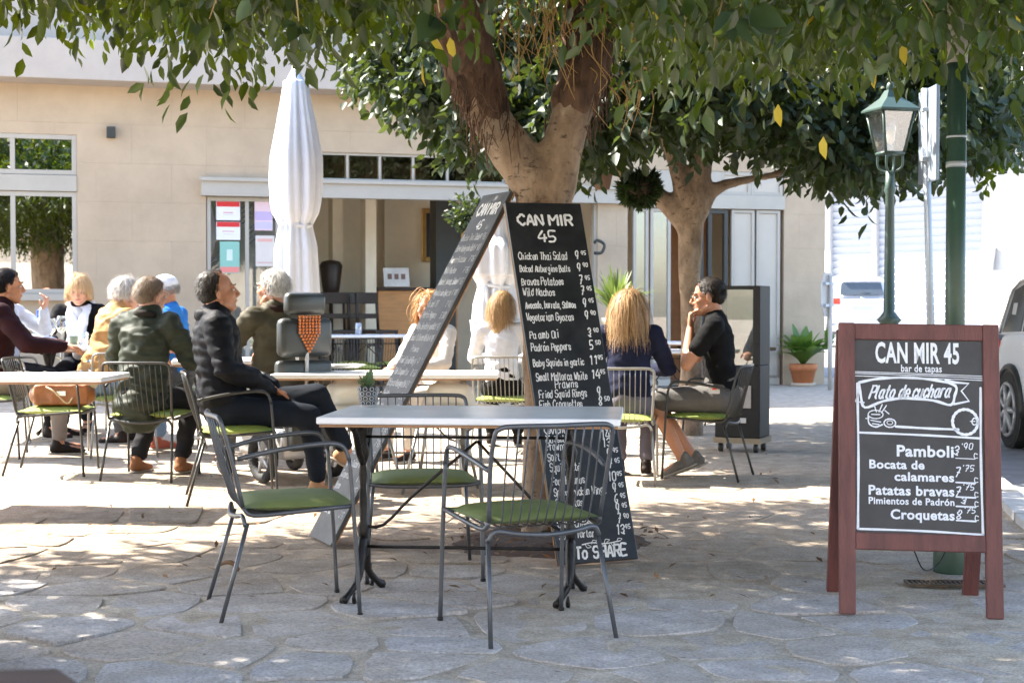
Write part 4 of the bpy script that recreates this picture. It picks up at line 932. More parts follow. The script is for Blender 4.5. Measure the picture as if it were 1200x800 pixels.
# ================================================================ CHAIRS
def make_chair(label, tm, cm, loc, rz):
    t = thing('wire_chair', label, 'chair', loc, rz, 'wire armchairs with green cushions')
    r = .0095
    for s in (-1, 1):
        MB().tube([(s*.265, .27, 0), (s*.262, .255, .25), (s*.258, .235, .5), (s*.256, .225, .6)], r, 8, 3).build('leg', tm, t)
        MB().tube([(s*.255, -.335, 0), (s*.225, -.215, .37)], r, 8, smooth=False).build('leg', tm, t)
        MB().tube([(s*.256, .225, .6), (s*.257, .205, .645), (s*.259, .16, .665), (s*.262, .05, .662), (s*.258, -.1, .645), (s*.238, -.26, .615)], r, 8, 4).build('armrest', tm, t)
        MB().lathe([(.0, 0), (.013, 0), (.013, .012), (0, .012)], (0, 0, 0), 8).build('foot_cap', iron, t, loc=(s*.265, .27, .001))
    sf = MB()
    for s in (-1, 1): sf.tube([(s*.257, .24, .425), (s*.25, 0, .41), (s*.236, -.19, .40), (s*.228, -.235, .43)], .009, 7, 3)
    sf.tube([(-.257, .24, .425), (-.15, .262, .415), (.15, .262, .415), (.257, .24, .425)], .009, 7, 4)
    sf.tube([(-.228, -.225, .36), (-.2, -.235, .395), (-.12, -.25, .385), (0, -.262, .378), (.12, -.25, .385), (.2, -.235, .395), (.228, -.225, .36)], r, 8, 4)
    sf.build('seat_frame', tm, t)
    MB().tube([(-.228, -.235, .43), (-.24, -.285, .62), (-.236, -.322, .735), (-.218, -.335, .765), (-.165, -.345, .772), (0, -.365, .772), (.17, -.345, .772), (.225, -.335, .765), (.243, -.322, .735), (.24, -.285, .62), (.228, -.235, .43)], r, 8, 4).build('back_frame', tm, t)
    n = 11
    for k in range(n):
        u = (k+1)/(n+1)*2-1; x = u*.225; by = -.365+.03*u*u
        o = MB().tube([(x, by, .768), (x*.98, by+.055, .58), (x*.95, -.245, .44), (x*.95, -.20, .405), (x, -.1, .397), (x, .1, .405), (x, .255, .415)], .0035, 5, 3).build('slat', tm, t)
    cu = MB(); NX, NY = 10, 9; vs = []
    for side in (1, -1):
        for j in range(NY):
            for i in range(NX):
                u = i/(NX-1)*2-1; v = j/(NY-1)*2-1; ed = (1-abs(u)**6)*(1-abs(v)**6)
                xx = u*(.242-.012*(v < 0)*abs(v)); yy = .018+v*.238-(.02*u*u if v < -.5 else 0)
                z = .432+(.024*ed+.004*math.cos(u*2)*math.cos(v*2))*side-.004*abs(u)
                vs.append((xx, yy, z))
    fs = []
    for j in range(NY-1):
        for i in range(NX-1):
            a = j*NX+i; fs.append((a, a+1, a+NX+1, a+NX)); b = a+NX*NY; fs.append((b, b+NX, b+NX+1, b+1))
    m_ = NX*NY; rim = [j*NX+0 for j in range(NY)][::-1]+[i for i in range(1, NX)]+[j*NX+NX-1 for j in range(1, NY)]+[(NY-1)*NX+i for i in range(NX-2, -1, -1)]
    rim = rim[:-1]
    fs += [(rim[i], rim[(i+1) % len(rim)], rim[(i+1) % len(rim)]+m_, rim[i]+m_) for i in range(len(rim))]
    cu.add(vs, fs); cu.build('cushion', cm, t)
    for o in kids(t):
        for v in o.data.vertices: v.co.y *= .87; v.co.x *= .94
        o.location.y *= .87; o.location.x *= .94
    return t
def put_chair(px_py, dirv, label, tm, cm, first=None, xy=None):
    p = Vector((*xy, 0)); p.z = gz(p.x, p.y); rz = face_dir(*dirv)
    if first is None: return make_chair(label, tm, cm, p, rz)
    c_ = dup(first, p, rz, label)
    if tm or cm:
        for k in kids(c_):
            if k.name.startswith('cushion'):
                if cm: k.material_slots[0].link = 'OBJECT'; k.material_slots[0].material = cm
            elif tm: k.material_slots[0].link = 'OBJECT'; k.material_slots[0].material = tm
    return c_
chA = put_chair(None, (.955, .29), 'empty green cushioned wire chair left of the front table, seen from its side', tubeg, cushg, None, (-.88, 5.87))
bpy.context.view_layer.update()
cdefs = [((-.36, .93), 'empty green cushioned wire chair in front of the marble table, back to the camera', None, None, (.045, 5.50)),
 ((.12, -1), 'empty green cushioned wire chair on the far side of the marble table, facing the camera', None, None, (-.40, 6.62)),
 ((.98, .08), 'wire chair at the left with the brown bag and white jacket on it', tubed, cushy, (-3.07, 10.02)),
 ((.12, .99), 'wire chair under the man in the dark green coat', tubed, cushy, (-2.40, 9.92)),
 ((.97, .22), 'wire chair under the man in the black padded jacket', tubed, cushy, (-1.66, 8.95)),
 ((.12, 1), 'silver wire chair under the woman in the white jumper', tubes, cushy, (-.06, 12.1)),
 ((.10, 1), 'silver wire chair under the long haired blonde woman', tubes, cushy, (.73, 10.05)),
 ((-.93, .36), 'wire chair under the man in the black t-shirt', tubed, cushy, (1.33, 10.3)),
 ((.95, .2), 'wire chair at the left edge under the man in the maroon jumper', tubed, cushy, (-3.82, 10.9)),
 ((1, .1), 'wire chair under the woman raising her hand', tubes, cushy, (-4.1, 12.1)),
 ((.1, -1), 'wire chair under the woman with the white scarf', tubes, cushy, (-3.85, 13.35)),
 ((-.3, 1), 'wire chair under the person in the tan jacket', tubes, cushy, (-2.95, 11.3)),
 ((-.9, .2), 'wire chair under the man with the white cap', tubes, cushy, (-2.65, 12.1)),
 ((.3, -1), 'dark wire chair left of the far table inside the terrace', tubed, cushy, (-1.95, 18.3)),
 ((-.3, -1), 'dark wire chair right of the far table inside the terrace', tubed, cushy, (-1.5, 18.5)),
 ((-.2, 1), 'dark wire chair before the far table inside the terrace', tubed, cushy, (-1.75, 17.3))]
chairs = [chA]+[put_chair(None, d_, l_, a_, c_, chA, xy_) for d_, l_, a_, c_, xy_ in cdefs]
# ================================================================ TABLES
def iron_base(t, x, top, flip=1, mat=iron, k=1.0):
    pd = thing('x', '', ''); bpy.data.objects.remove(pd)
    mb = MB(); mb.lathe([(.012, .16), (.02, .17), (.024, .2), (.014, .22), (.02, .25), (.026, .28), (.014, .31), (.017, .38), (.013, .45), (.019, .5), (.013, .54), (.022, .57), (.028, .6), (.016, .63), (.02, top-.03), (.02, top)], (x, 0, 0), 10)
    o = mb.build('pedestal', mat, t)
    for s in (-1, 1):
        m = MB(); m.tube([(x, s*.012, .24), (x, s*.05, .18), (x, s*.11, .09), (x+.03*s, s*.155, .035), (x+.045*s, s*.19, .014)], [.02, .022, .015, .013, .018], 7, 4, 1.2)
        m.tube([(x, s*.11, .09), (x, s*.14, .11), (x, s*.165, .085)], [.008, .009, .004], 6); m.tube([(x, s*.185, .012), (x, s*.2, .035), (x, s*.185, .05)], [.01, .008, .004], 6)
        m.build('foot', mat, o)
        m = MB(); m.tube([(x, s*.01, .55), (x, s*.08, .60), (x, s*.15, .68), (x, s*.22, top-.012)], [.014, .016, .014, .012], 6, 4)
        for q in range(7):
            a = q*.9; m.tube([(x, s*(.03+q*.024), .60+q*.014), (x, s*(.045+q*.024), .645+q*.01), (x, s*(.03+q*.024), top-.02)], [.009, .012, .007], 6, 3)
            m.ell((x, s*(.04+q*.025), .62+q*.014), (.012, .013, .013), None, 6, 4)
        m.build('scroll_bracket', mat, o)
    return o
def rect_table(label, c, rz, W, D, mat, top=.74, bases=(-.4, .4), thick=.028, cloth=None, basemat=iron, k=1):
    t = thing('cafe_table', label, 'table', c, rz)
    MB().bb(-W/2, W/2, -D/2, D/2, top-thick, top).build('tabletop', mat, t, False, .006)
    MB().bb(-W/2+.01, W/2-.01, -D/2+.01, D/2-.01, top-thick-.012, top-thick-.0005).build('underside', woodedge, t, False, .003)
    for x in bases: iron_base(t, x, top-thick-.012, mat=basemat)
    if len(bases) == 2:
        MB().tube([(bases[0], 0, .205), (bases[1], 0, .205)], .007, 7, smooth=False).build('stretcher', basemat, t)
        MB().tube([(bases[0], 0, .655), (bases[1], 0, .655)], .006, 7, smooth=False).build('stretcher', basemat, t)
        for s in (0, 1): MB().tube([(bases[s], 0, .29), (bases[s]*.82, 0, .295), (bases[s]*.55, 0, .42), (0, 0, .64)], .0065, 7, 3).build('brace', basemat, t)
    return t
# near table from its four seen corners
q = [P(407, 491, 1), P(738, 493, 1), P(679, 478, 1), P(371, 475, 1)]
tc_ = []
for px, py in ((407, 489), (738, 490), (679, 477), (371, 474)):
    v = P(px, py, 1)-Vector((0, 0, CAM_H)); tc_.append(Vector((0, 0, CAM_H))+v*((.76-CAM_H)/v.z))
cc = sum(tc_, Vector())/4; ax = ((tc_[1]-tc_[0])+(tc_[2]-tc_[3])); rzt = math.atan2(ax.y, ax.x)
print('table', [tuple(round(a, 2) for a in v) for v in tc_], cc, math.degrees(rzt), ax.length/2)
TC = Vector((cc.x+.045, cc.y, 0)); near = rect_table('grey marble table with cast iron legs in the foreground, a small potted succulent on it', TC, rzt, ax.length/2+.06, .70, marble, top=.76, bases=(-.47, .38))
# plant pot on it
gp_ = P(431, 476, 1)-Vector((0, 0, CAM_H)); pp = Vector((0, 0, CAM_H))+gp_*((.76-CAM_H)/gp_.z)
pt_ = thing('succulent_pot', 'small patterned glass pot with a little green plant on the near marble table', 'plant pot', pp+Vector((0, 0, .001)))
potm = M('pot_pattern', (.04, .045, .05), .3, 0, .3, 8); ceram = M('pot_pale', (.42, .42, .42), .25)
MB().lathe([(.0, 0), (.028, 0), (.034, .01), (.042, .085), (.038, .085), (.036, .07), (0, .07)], seg=20).build('pot', potm, pt_)
for r_ in range(4):
    for k in range(9):
        a = (k+.5*(r_ % 2))*2*math.pi/9; zz_ = .014+r_*.02; rad = .0355+zz_*.088; c_ = Vector((rad*math.cos(a), rad*math.sin(a), zz_))
        tn = Vector((-math.sin(a), math.cos(a), 0)); m = MB(); m.tube([c_+tn*.009*math.cos(b)+Vector((0, 0, .009*math.sin(b))) for b in np.linspace(0, 6.283, 9)], .0016, 4, 1, smooth=False); 
        if r_ == 0 and k == 0: allm = MB()
        allm.add(m.v, m.f)
allm.build('pot_pattern', ceram, pt_)
MB().lathe([(.034, .0), (.036, .006), (.030, .007)], seg=20).build('pot_foot', ceram, pt_)
sucm = leafmat('succulent_leaf', (.05, .10, .05), (.14, .2, .1), (.2, .3, .1), .4, .2)
for k in range(13):
    a = k*2.4; L = rng.uniform(.045, .075); e = Vector((math.cos(a)*L*.8, math.sin(a)*L*.8, .085+L*.45+.02*(k % 3)))
    put_leaf((0, 0, .075+.012*(k % 3)), e-Vector((0, 0, .075)), (-math.sin(a), math.cos(a), 0), L, parent=pt_).material_slots[0].link = 'OBJECT'
for o in kids(pt_):
    if o.name.startswith('leaf'): o.material_slots[0].link = 'OBJECT'; o.material_slots[0].material = sucm
# table 2, behind the tree
def tpt(px, py, h=.74):
    v = P(px, py, 1)-Vector((0, 0, CAM_H)); return Vector((0, 0, CAM_H))+v*((h-CAM_H)/v.z)
a_, b_ = tpt(330, 437), tpt(575, 440); c2 = (a_+b_)/2+Vector((0, .28, 0)); c2.z = .0
tb2 = rect_table('long white topped table behind the leaning board with folded napkins on it', c2, .0, (b_-a_).length+.05, .6, marblew, .74, (-.45, .5), basemat=M('iron_grey', (.14, .135, .12), .5, .5))
# left front table at the frame edge, back left table, middle tables
a_ = tpt(145, 442, .79); rect_table('pale table at the left edge in front of the chair with the bag', Vector((a_.x-.74, a_.y+.3, .05)), 0, 1.24, .62, marble, .74, (-.3,))
a_ = tpt(121, 408, .82); rect_table('sunlit white table with glasses and a blue bottle before the scarf woman', Vector((a_.x-.5, a_.y+.15, .09)), 0, 1.25, .7, marblew, .74, (0,)); backT = Vector((a_.x-.5, a_.y+.15, .83))
rect_table('table hidden between the man in the green coat and the man with the cap', Vector((-2.15, 11.25, .04)), .2, .8, .7, marblew, .74, (0,))
tb = tpt(420, 395, .8); rect_table('far grey table inside the terrace left of the curly haired woman', Vector((-1.75, 17.9, .06)), .1, 1.5, .6, marble, .76, (-.4, .4))
p = tpt(790, 411); rect_table('bluish table behind the man in the black t-shirt', Vector((p.x+.0, p.y+.3, 0)), .1, .95, .6, marble, .74, (-.3, .3))
p = tpt(772, 401); rect_table('farthest table near the glazed doors with a little plant on it', Vector((p.x, p.y+.3, 0)), .1, .95, .6, marble, .74, (-.3, .3)); 
sp_ = spiky('table_plant', 'tiny plant in a cup on the farthest table', Vector((p.x-.1, p.y+.15, .79)), 14, .14, .012, asp); MB().lathe([(0, -.05), (.035, -.05), (.045, .02), (0, .02)], seg=12).build('cup', dk, sp_)
# hand drawn pedestal feet of the dark round table by the green coat
# dark wooden table corner at the lower left
dt = thing('wooden_table', 'corner of a dark brown wooden tabletop at the bottom left of the photo', 'table', (0, 0, 0))
cn = [tpt(-140, 787), tpt(68, 782), tpt(104, 806), tpt(150, 870), tpt(-300, 870)]
mb = MB(); vs = [(v.x, v.y, .74) for v in cn]+[(v.x, v.y, .71) for v in cn]; mb.add(vs, [(4, 3, 2, 1, 0), (5, 6, 7, 8, 9)]+[(i, (i+1) % 5, (i+1) % 5+5, i+5) for i in range(5)])
o = mb.build('tabletop', M('brown_table_wood', (.050, .028, .018), .75, 0, .25, 5, .2, 60, stretch=(1, 8, 8)), dt, False, .004)
for x_, y_ in ((cn[1].x-.05, cn[1].y-.08), (cn[0].x, cn[0].y-.08)): MB().bb(x_-.025, x_+.025, y_-.05, y_, .0, .705).build('leg', dwood, dt, False)
# ================================================================ PEOPLE
skin = M('skin', (.50, .26, .17), .5, 0, .12, 9, .08, 120, spec=.35); skint = M('skin_tanned', (.40, .19, .11), .5, 0, .12, 9, .08, 120, spec=.35)
lipm = M('lip', (.36, .11, .09), .5); eyem = M('eye', (.03, .02, .015), .2); eyew = M('eye_white', (.6, .58, .55), .3)
def cloth(name, c, var=.15, rough=.85, bs=180): return bpy.data.materials.get(name) or M(name, tuple(x*(.55 if max(c) < .07 else 1) for x in c), rough, 0, var, 7, .3, bs, spec=.12)
def hairm(name, a, b):
    m = bpy.data.materials.get(name)
    if not m: m = leafmat(name, a, b, b, .5, .12); m.node_tree.nodes['Principled BSDF'].inputs['Specular IOR Level'].default_value = .25
    return m
def V3(a): return Vector(a)
def build_hand(mb, wrist, d, palm_n, side, curl=.5, k=1.0):
    # d: pointing direction, palm_n: out of the palm, side: +1 right hand / -1 left
    d = V3(d).normalized(); n_ = V3(palm_n); n_ = (n_-d*n_.dot(d)).normalized(); x = d.cross(n_)*side
    w_ = V3(wrist); mb.cap(w_, w_+d*.05*k, .027*k, .036*k, x, .55); mb.cap(w_+d*.04*k, w_+d*.078*k, .040*k, .038*k, x, .42)
    for i, (off, L) in enumerate(((-.030, .070), (-.010, .080), (.010, .076), (.029, .060))):
        b = w_+d*.082*k+x*off*k; q = d; p = b; c_ = curl*(1+.12*i)
        for j, f in enumerate((.45, .32, .25)):
            q = (q*math.cos(c_*.75)+n_*math.sin(c_*.75)).normalized() if j or curl > .15 else q
            e = p+q*L*k*f; mb.cap(p, e, (.0098-.0008*j)*k, (.0092-.0008*j)*k, seg=8); p = e
            n2 = x.cross(q)*side; n_ = n_ if j == 0 else n_
    b = w_+d*.02*k-x*.030*k; e = b+(d*.6-x*.75+n_*.35).normalized()*.042*k; mb.cap(b, e, .014*k, .0115*k, seg=8); e2 = e+(d*.9-x*.2+n_*.4).normalized()*.034*k; mb.cap(e, e2, .0112*k, .0095*k, seg=8)
def person(label, loc, rz, top=('jacket', None), trousers=None, shoe=None, hair=('short', None), hd=(0, 0, 0), lean=0, leanx=0, arms=None, legs=None, sk=None, puff=1.0, sleeve=1.0, shorts=False, coat=0, beard=None, glasses=False, k=1.0, curl=.55, extra=None, pelvis_z=.565, collar=None, wr=.007, quilt=False):
    sk = sk or skin; rz0 = k
    t = thing('person', label, 'person', loc, rz); K0 = k; rnd = random.Random(label)
    pel = V3((0, -.03, pelvis_z)); up = Euler((-lean, leanx, 0)).to_matrix() @ Vector((0, 0, 1))
    wa_ = pel+up*.20; che = pel+up*.40; sh = pel+up*.485; nb = pel+up*.53; sdv = Euler((-lean, leanx, 0)).to_matrix() @ Vector((1, 0, 0)); fw = up.cross(sdv)*-1
    fw = sdv.cross(up)*-1
    HR = Euler((hd[0]-lean*.3, hd[1], hd[2])).to_matrix()
    hc = nb+up*.085+HR @ Vector((0, .02, .075)); hc = nb+up*.05+Vector((0, .02, .02))+HR @ Vector((0, .015, .085))
    HR = HR*1.13
    SHL = [sh+sdv*s*.178 for s in (-1, 1)]
    arms = arms or [((-.27, .02, .80), (-.15, .24, .70)), ((.27, .02, .80), (.15, .24, .70))]
    legs = legs or [((-.12, .42, .51), (-.12, .42, .10)), ((.12, .42, .51), (.12, .42, .10))]
    # --- skin: one continuous body
    mb = MB()
    mb.cap(nb-up*.04, hc-HR @ Vector((0, .02, .05)), .062, .060)
    mb.cap(pel, wa_, .12, .11, sdv, .75); mb.cap(wa_, che, .115, .125, sdv, .75); mb.cap(SHL[0]+Vector((.04, 0, 0)), SHL[1]-Vector((.04, 0, 0)), .055, .055); mb.cap(che, nb-up*.02, .11, .05, sdv, .8)
    for i, s in enumerate((-1, 1)):
        el, wri = V3(arms[i][0]), V3(arms[i][1]); mb.cap(SHL[i], el, .05, .041); mb.cap(el, el+(wri-el)*.35, .042, .041); mb.cap(el+(wri-el)*.35, wri, .041, .026)
        hdir = V3(arms[i][2]) if len(arms[i]) > 2 else (wri-el); pn = V3(arms[i][3]) if len(arms[i]) > 3 else Vector((0, 0, -1)); build_hand(mb, wri, hdir, pn, s, curl)
        kn, an = V3(legs[i][0]), V3(legs[i][1]); hp_ = pel+Vector((s*.09, .02, -.02)); mb.cap(hp_, kn, .075, .055); mb.cap(kn, kn+(an-kn)*.35, .054, .055); mb.cap(kn+(an-kn)*.35, an, .053, .036)
        td = V3(legs[i][2]) if len(legs[i]) > 2 else Vector((0, 1, 0)); mb.cap(an-Vector((0, 0, .04)), an+td*.14-Vector((0, 0, .06)), .033, .028)
    def hp(x, y, z): return hc+HR @ Vector((x, y, z))
    mb.ell(hp(0, -.014, .028), (.073, .092, .084), HR); mb.ell(hp(0, .028, -.03), (.057, .060, .078), HR); mb.ell(hp(0, .055, -.090), (.031, .033, .025), HR, 12, 8)
    mb.cap(hp(-.045, .012, -.065), hp(-.012, .058, -.088), .026, .024); mb.cap(hp(.045, .012, -.065), hp(.012, .058, -.088), .026, .024)
    mb.cap(hp(0, .086, .012), hp(0, .107, -.026), .0085, .012); mb.ell(hp(0, .094, -.034), (.017, .012, .009), HR, 10, 6)
    mb.cap(hp(-.034, .076, .022), hp(.034, .076, .022), .012, .012); mb.ell(hp(0, .082, -.060), (.022, .011, .012), HR, 12, 8)
    for s in (-1, 1):
        mb.ell(hp(s*.076, -.008, -.012), (.009, .019, .031), HR @ Euler((0, 0, -s*.35)).to_matrix(), 10, 8); mb.ell(hp(s*.036, .052, -.024), (.024, .028, .022), HR, 10, 8)
    body = blob(mb, 'body', sk, t, .0068, 2)
    for s in (-1, 1):
        e = MB().ell(hp(s*.031, .0765, .001), (.0135, .0075, .0065), HR, 10, 6).build('eye', eyew, body); MB().ell(hp(s*.031, .0828, .001), (.006, .003, .0055), HR, 8, 5).build('iris', eyem, body)
        MB().tube([hp(s*.014, .093, .024), hp(s*.032, .091, .030), hp(s*.05, .078, .024)], [.0035, .004, .002], 5, 3).build('eyebrow', hair[1] if hair[1] else eyem, body)
    MB().ell(hp(0, .091, -.058), (.021, .005, .0042), HR, 10, 6).build('lips', lipm, body)
    # --- trousers
    tz = trousers or cloth('denim_dark', (.02, .025, .035))
    mb = MB(); mb.cap(pel-Vector((.03, 0, .01)), pel+Vector((.03, 0, .0)), .125, .125); mb.cap(pel, pel+up*.12, .150, .140, sdv, .8)
    for i, s in enumerate((-1, 1)):
        kn, an = V3(legs[i][0]), V3(legs[i][1]); hp_ = pel+Vector((s*.09, .02, -.02)); 
        if shorts: mb.cap(hp_, hp_+(kn-hp_)*.88, .098, .082)
        else: mb.cap(hp_, kn, .098, .070); mb.cap(kn, an+(kn-an)*.12, .068, .054)
    blob(mb, 'shorts' if shorts else 'trousers', tz, t, .014, 5, wr*.8, 7, (1, .6, 1.6), .002)
    for i, s in enumerate((-1, 1)):
        an = V3(legs[i][1]); td = (V3(legs[i][2]) if len(legs[i]) > 2 else Vector((0, 1, 0))).normalized(); dn = Vector((0, 0, -1)); 
        if len(legs[i]) > 3: dn = V3(legs[i][3])
        sd2 = td.cross(dn); mb = MB(); mb.cap(an+dn*.045-td*.03, an+dn*.05+td*.05, .043, .041, sd2, .9); mb.cap(an+dn*.052+td*.05, an+dn*.064+td*.155, .041, .030, sd2, .8); mb.cap(an+dn*.0-td*.015, an+dn*.05-td*.015, .042, .044, sd2, 1)
        so = blob(mb, 'shoe', shoe or cloth('shoe_dark', (.03, .02, .016), rough=.5), t, .008, 3)
        MB().cap(an+dn*.082-td*.045, an+dn*.085+td*.165, .040, .034, sd2, .25).build('sole', cloth('sole_pale', (.3, .27, .23)), so)
    # --- top
    p = puff; tm = top[1]; mb = MB(); low = pel+up*(.06-coat)
    mb.cap(low, wa_, .150*p+.02*coat, .135*p, sdv, .78); mb.cap(wa_, che, .138*p, .150*p, sdv, .76); mb.cap(che, sh+up*.0, .150*p, .12*p, sdv, .72)
    mb.cap(SHL[0]+sdv*.02, SHL[1]-sdv*.02, .068*p, .068*p); mb.cap(sh, nb, .10*p, .064, sdv, .85)
    if coat: mb.cap(low-up*.02+Vector((0, -.02, 0)), pel+Vector((0, -.02, 0)), .175, .155, sdv, .8)
    for i, s in enumerate((-1, 1)):
        el, wri = V3(arms[i][0]), V3(arms[i][1])
        if sleeve >= 1: mb.cap(SHL[i], el, .066*p, .052*p); mb.cap(el, wri-(wri-el)*.06, .052*p, .037*p)
        else: mb.cap(SHL[i], SHL[i]+(el-SHL[i])*sleeve*1.6, .066*p, .062*p)
    tp = blob(mb, top[0], tm, t, .0125, 4, wr*1.2*p, 5.5, (1, 1, 1.9), .003)
    if quilt:
        for v in tp.data.vertices:
            v.co += v.normal*.007*(abs(math.sin(v.co.z*math.pi/.062+.6*noise.noise(v.co*5)))-.5)
    if collar:
        mb = MB(); n = 14; pts = [nb+up*(.012+collar[1]*.3)+sdv*(.078*math.cos(a))+fw*(-.012-.080*math.sin(a)) for a in np.linspace(-1.35, math.pi+1.35, n)]
        mb.tube(pts, collar[1], 8, 3, 1.3); blob(mb, 'collar', collar[0], tp, .01, 3, .004, 9)
    # --- hair
    kind, hm = hair[0], hair[1]
    if kind != 'none': make_hair(kind, hm, t, hc, HR, rnd, nb, up, fw, hair[2] if len(hair) > 2 else None)
    if beard:
        mb = MB(); mb.ell(hp(0, .050, -.080), (.036, .038, .030), HR, 12, 8); mb.cap(hp(-.055, .01, -.05), hp(-.02, .062, -.085), .016, .014); mb.cap(hp(.055, .01, -.05), hp(.02, .062, -.085), .016, .014); blob(mb, 'beard', beard, t, .008, 1, .002, 40)
    if glasses:
        mb = MB()
        for s in (-1, 1):
            mb.tube([hp(s*.034+.021*math.cos(a), .098, .002+.016*math.sin(a)) for a in np.linspace(0, 6.283, 11)], .0022, 5, 1, smooth=False); mb.tube([hp(s*.055, .096, .006), hp(s*.076, .05, .006), hp(s*.079, .0, .0)], .0013, 5)
        mb.tube([hp(-.013, .1, .006), hp(0, .104, .008), hp(.013, .1, .006)], .002, 5); mb.build('glasses', dk, t)
    t.scale = (k, k, k)
    return t, hp, dict(pel=pel, up=up, sh=sh, nb=nb, fw=fw, sd=sdv, hc=hc)
def make_hair(kind, hm, t, hc, HR, rnd, nb, up, fw, ln=None):
    cen = Vector((0, -.014, .028)); rad = Vector((.073, .092, .084))
    mb = MB(); W = lambda v: hc+HR @ v
    if kind == 'cap_hat':
        mb.ell(W(Vector((0, -.012, .045))), (.083, .10, .078), HR); mb.cap(W(Vector((-.03, .08, .04))), W(Vector((.03, .08, .04))), .03, .03); blob(mb, 'cap', hm, t, .008, 3, .002, 12)
        kind = 'sides'; hm = hairm('hair_grey', (.25, .24, .22), (.5, .48, .45)); mb = MB()
    rec = kind == 'receding'; kind = 'short' if rec else kind
    N = dict(short=2200, sides=1000, bald=1400, long=2300, curly=2300, bob=2000)[kind]
    if kind in ('short', 'long', 'curly', 'bob', 'bald'):
        m = MB()
        if kind == 'bald':
            m.ell(W(Vector((0, -.035, .015))), (.0765, .078, .068), HR)
        else:
            m.ell(W(Vector((0, -.022-(.014 if rec else 0), .036))), (.0765, .090-(.006 if rec else 0), .081), HR); m.ell(W(Vector((0, -.048, -.01))), (.066, .058, .052), HR)
        if kind in ('long', 'bob', 'curly'):
            L = {'long': .24, 'bob': .10, 'curly': .2}[kind]
            for s in (-1, 1): m.cap(W(Vector((s*.058, -.012, .02))), W(Vector((s*.07, -.03, -.07))), .03, .035)
            m.cap(W(Vector((0, -.05, 0))), W(Vector((0, -.075, 0)))-Vector((0, 0, L)), .075, .07 if kind != 'curly' else .10)
        hobj = blob(m, 'hair', hm, t, .0085, 2, .004, 16, (1, 1, .35), .003)
    vs, fs = [], []
    cnt = 0
    while cnt < N:
        u = Vector((rnd.gauss(0, 1), rnd.gauss(0, 1), rnd.gauss(0, 1))).normalized()
        # hairline: the face front and the area under the ears stay free
        front = u.y > (.45 if not rec else .12) and u.z < .62-.25*abs(u.x)+(.28 if rec else 0)
        if kind in ('short', 'bob', 'long', 'curly') and (front or u.z < -.62 or (u.y > .1 and u.z < .0)): continue
        if kind == 'bald' and (u.z > .45 and u.y > -.35 or u.y > .25 or u.z < -.6): continue
        if kind == 'sides' and (u.z > .1 or u.y > .1 or u.z < -.6): continue
        cnt += 1
        p = cen+Vector((u.x*rad.x, u.y*rad.y, u.z*rad.z)); w0 = W(p); nrm = HR @ Vector((u.x/rad.x, u.y/rad.y, u.z/rad.z)).normalized()
        L = {'short': .045, 'sides': .03, 'bald': .03, 'bob': .15, 'long': .33, 'curly': .34}[kind]*rnd.uniform(.45, 1.15)
        if ln: L *= ln
        back = HR @ Vector((u.x*.8, -.7 if kind != 'bob' else u.y*.3, -.15)); d = (nrm*(.55 if kind != 'curly' else 1.1)+back*.8+Vector([rnd.gauss(0, .12 if kind in ('long', 'curly') else .22) for _ in 'xyz'])).normalized()
        seg = 4 if L < .08 else (18 if kind == 'curly' else 9); st = L/seg; q = w0.copy(); ph = rnd.uniform(0, 6.28); o = len(vs); wdt = rnd.uniform(.0010, .0028) if L > .08 else .0014
        cr = {'curly': .012, 'long': .005}.get(kind, .001)
        for j in range(seg+1):
            cur = Vector((math.cos(ph+j*1.0), math.sin(ph+j*1.0), math.sin(ph*2+j*.8)))*cr*min(1, j/2)
            sd_ = d.cross(nrm+Vector((.01, 0, 0))).normalized(); pt = q+cur
            vs += [pt-sd_*wdt*(1-.7*j/seg), pt+sd_*wdt*(1-.7*j/seg)]
            if j < seg: fs.append((o+2*j, o+2*j+1, o+2*j+3, o+2*j+2))
            g_ = {'short': .35, 'bald': .3, 'sides': .3}.get(kind, .55); d = (d+Vector((0, 0, -g_))*(1 if j < 6 else .5)).normalized(); q = q+d*st
            # keep outside head and back
            lq = HR.inverted() @ (q-hc)-cen; e = math.sqrt((lq.x/rad.x)**2+(lq.y/rad.y)**2+(lq.z/rad.z)**2)
            if e < 1.1: lq *= 1.1/max(e, .3); q = hc+HR @ (lq+cen)
            if L > .12:
                rel = q-(nb-up*.25); ax_ = up; a = rel.dot(ax_)
                if -.3 < a < .22:
                    perp = rel-ax_*a; lim = .155 if a < .17 else .10
                    if perp.length < lim: q += perp.normalized()*(lim-perp.length)*.8
    m = MB(); m.v = [tuple(v) for v in vs]; m.f = fs
    o = m.build('hair_strands', hm, t); o['kind'] = 'stuff'
def at(px, Y): return Vector((X(px, Y), Y, 0))
def seat(px, Y, dz=0):
    p = at(px, Y); p.z = gz(p.x, p.y)+dz; return p
# 1 man in the black padded jacket, legs crossed, facing right
hb = hairm('hair_dark_grey', (.012, .010, .008), (.07, .058, .05))
blk = cloth('black_padded', (.012, .013, .018), .3, .6); navy = cloth('denim_navy', (.018, .024, .036), .4)
yawF = face_dir(.97, .22)
pr, hpf, J = person('man in a black padded jacket sitting cross legged and looking up to the right', seat(266, 8.98, .0), yawF, ('jacket', blk), navy, cloth('shoe_tan', (.35, .2, .11)), ('receding', hb, .7), hd=(.10, 0, .12), lean=-.08, puff=1.24,
   arms=[((-.26, -.02, .80), (-.06, .30, .66)), ((.27, -.02, .80), (.05, .27, .66))], quilt=True, legs=[((.0, .54, .62), (.0, .72, .27), (0, .85, -.5), (0, -.5, -.85)), ((.10, .48, .50), (.05, .54, .09))], beard=None, collar=(blk, .030), sk=skint)
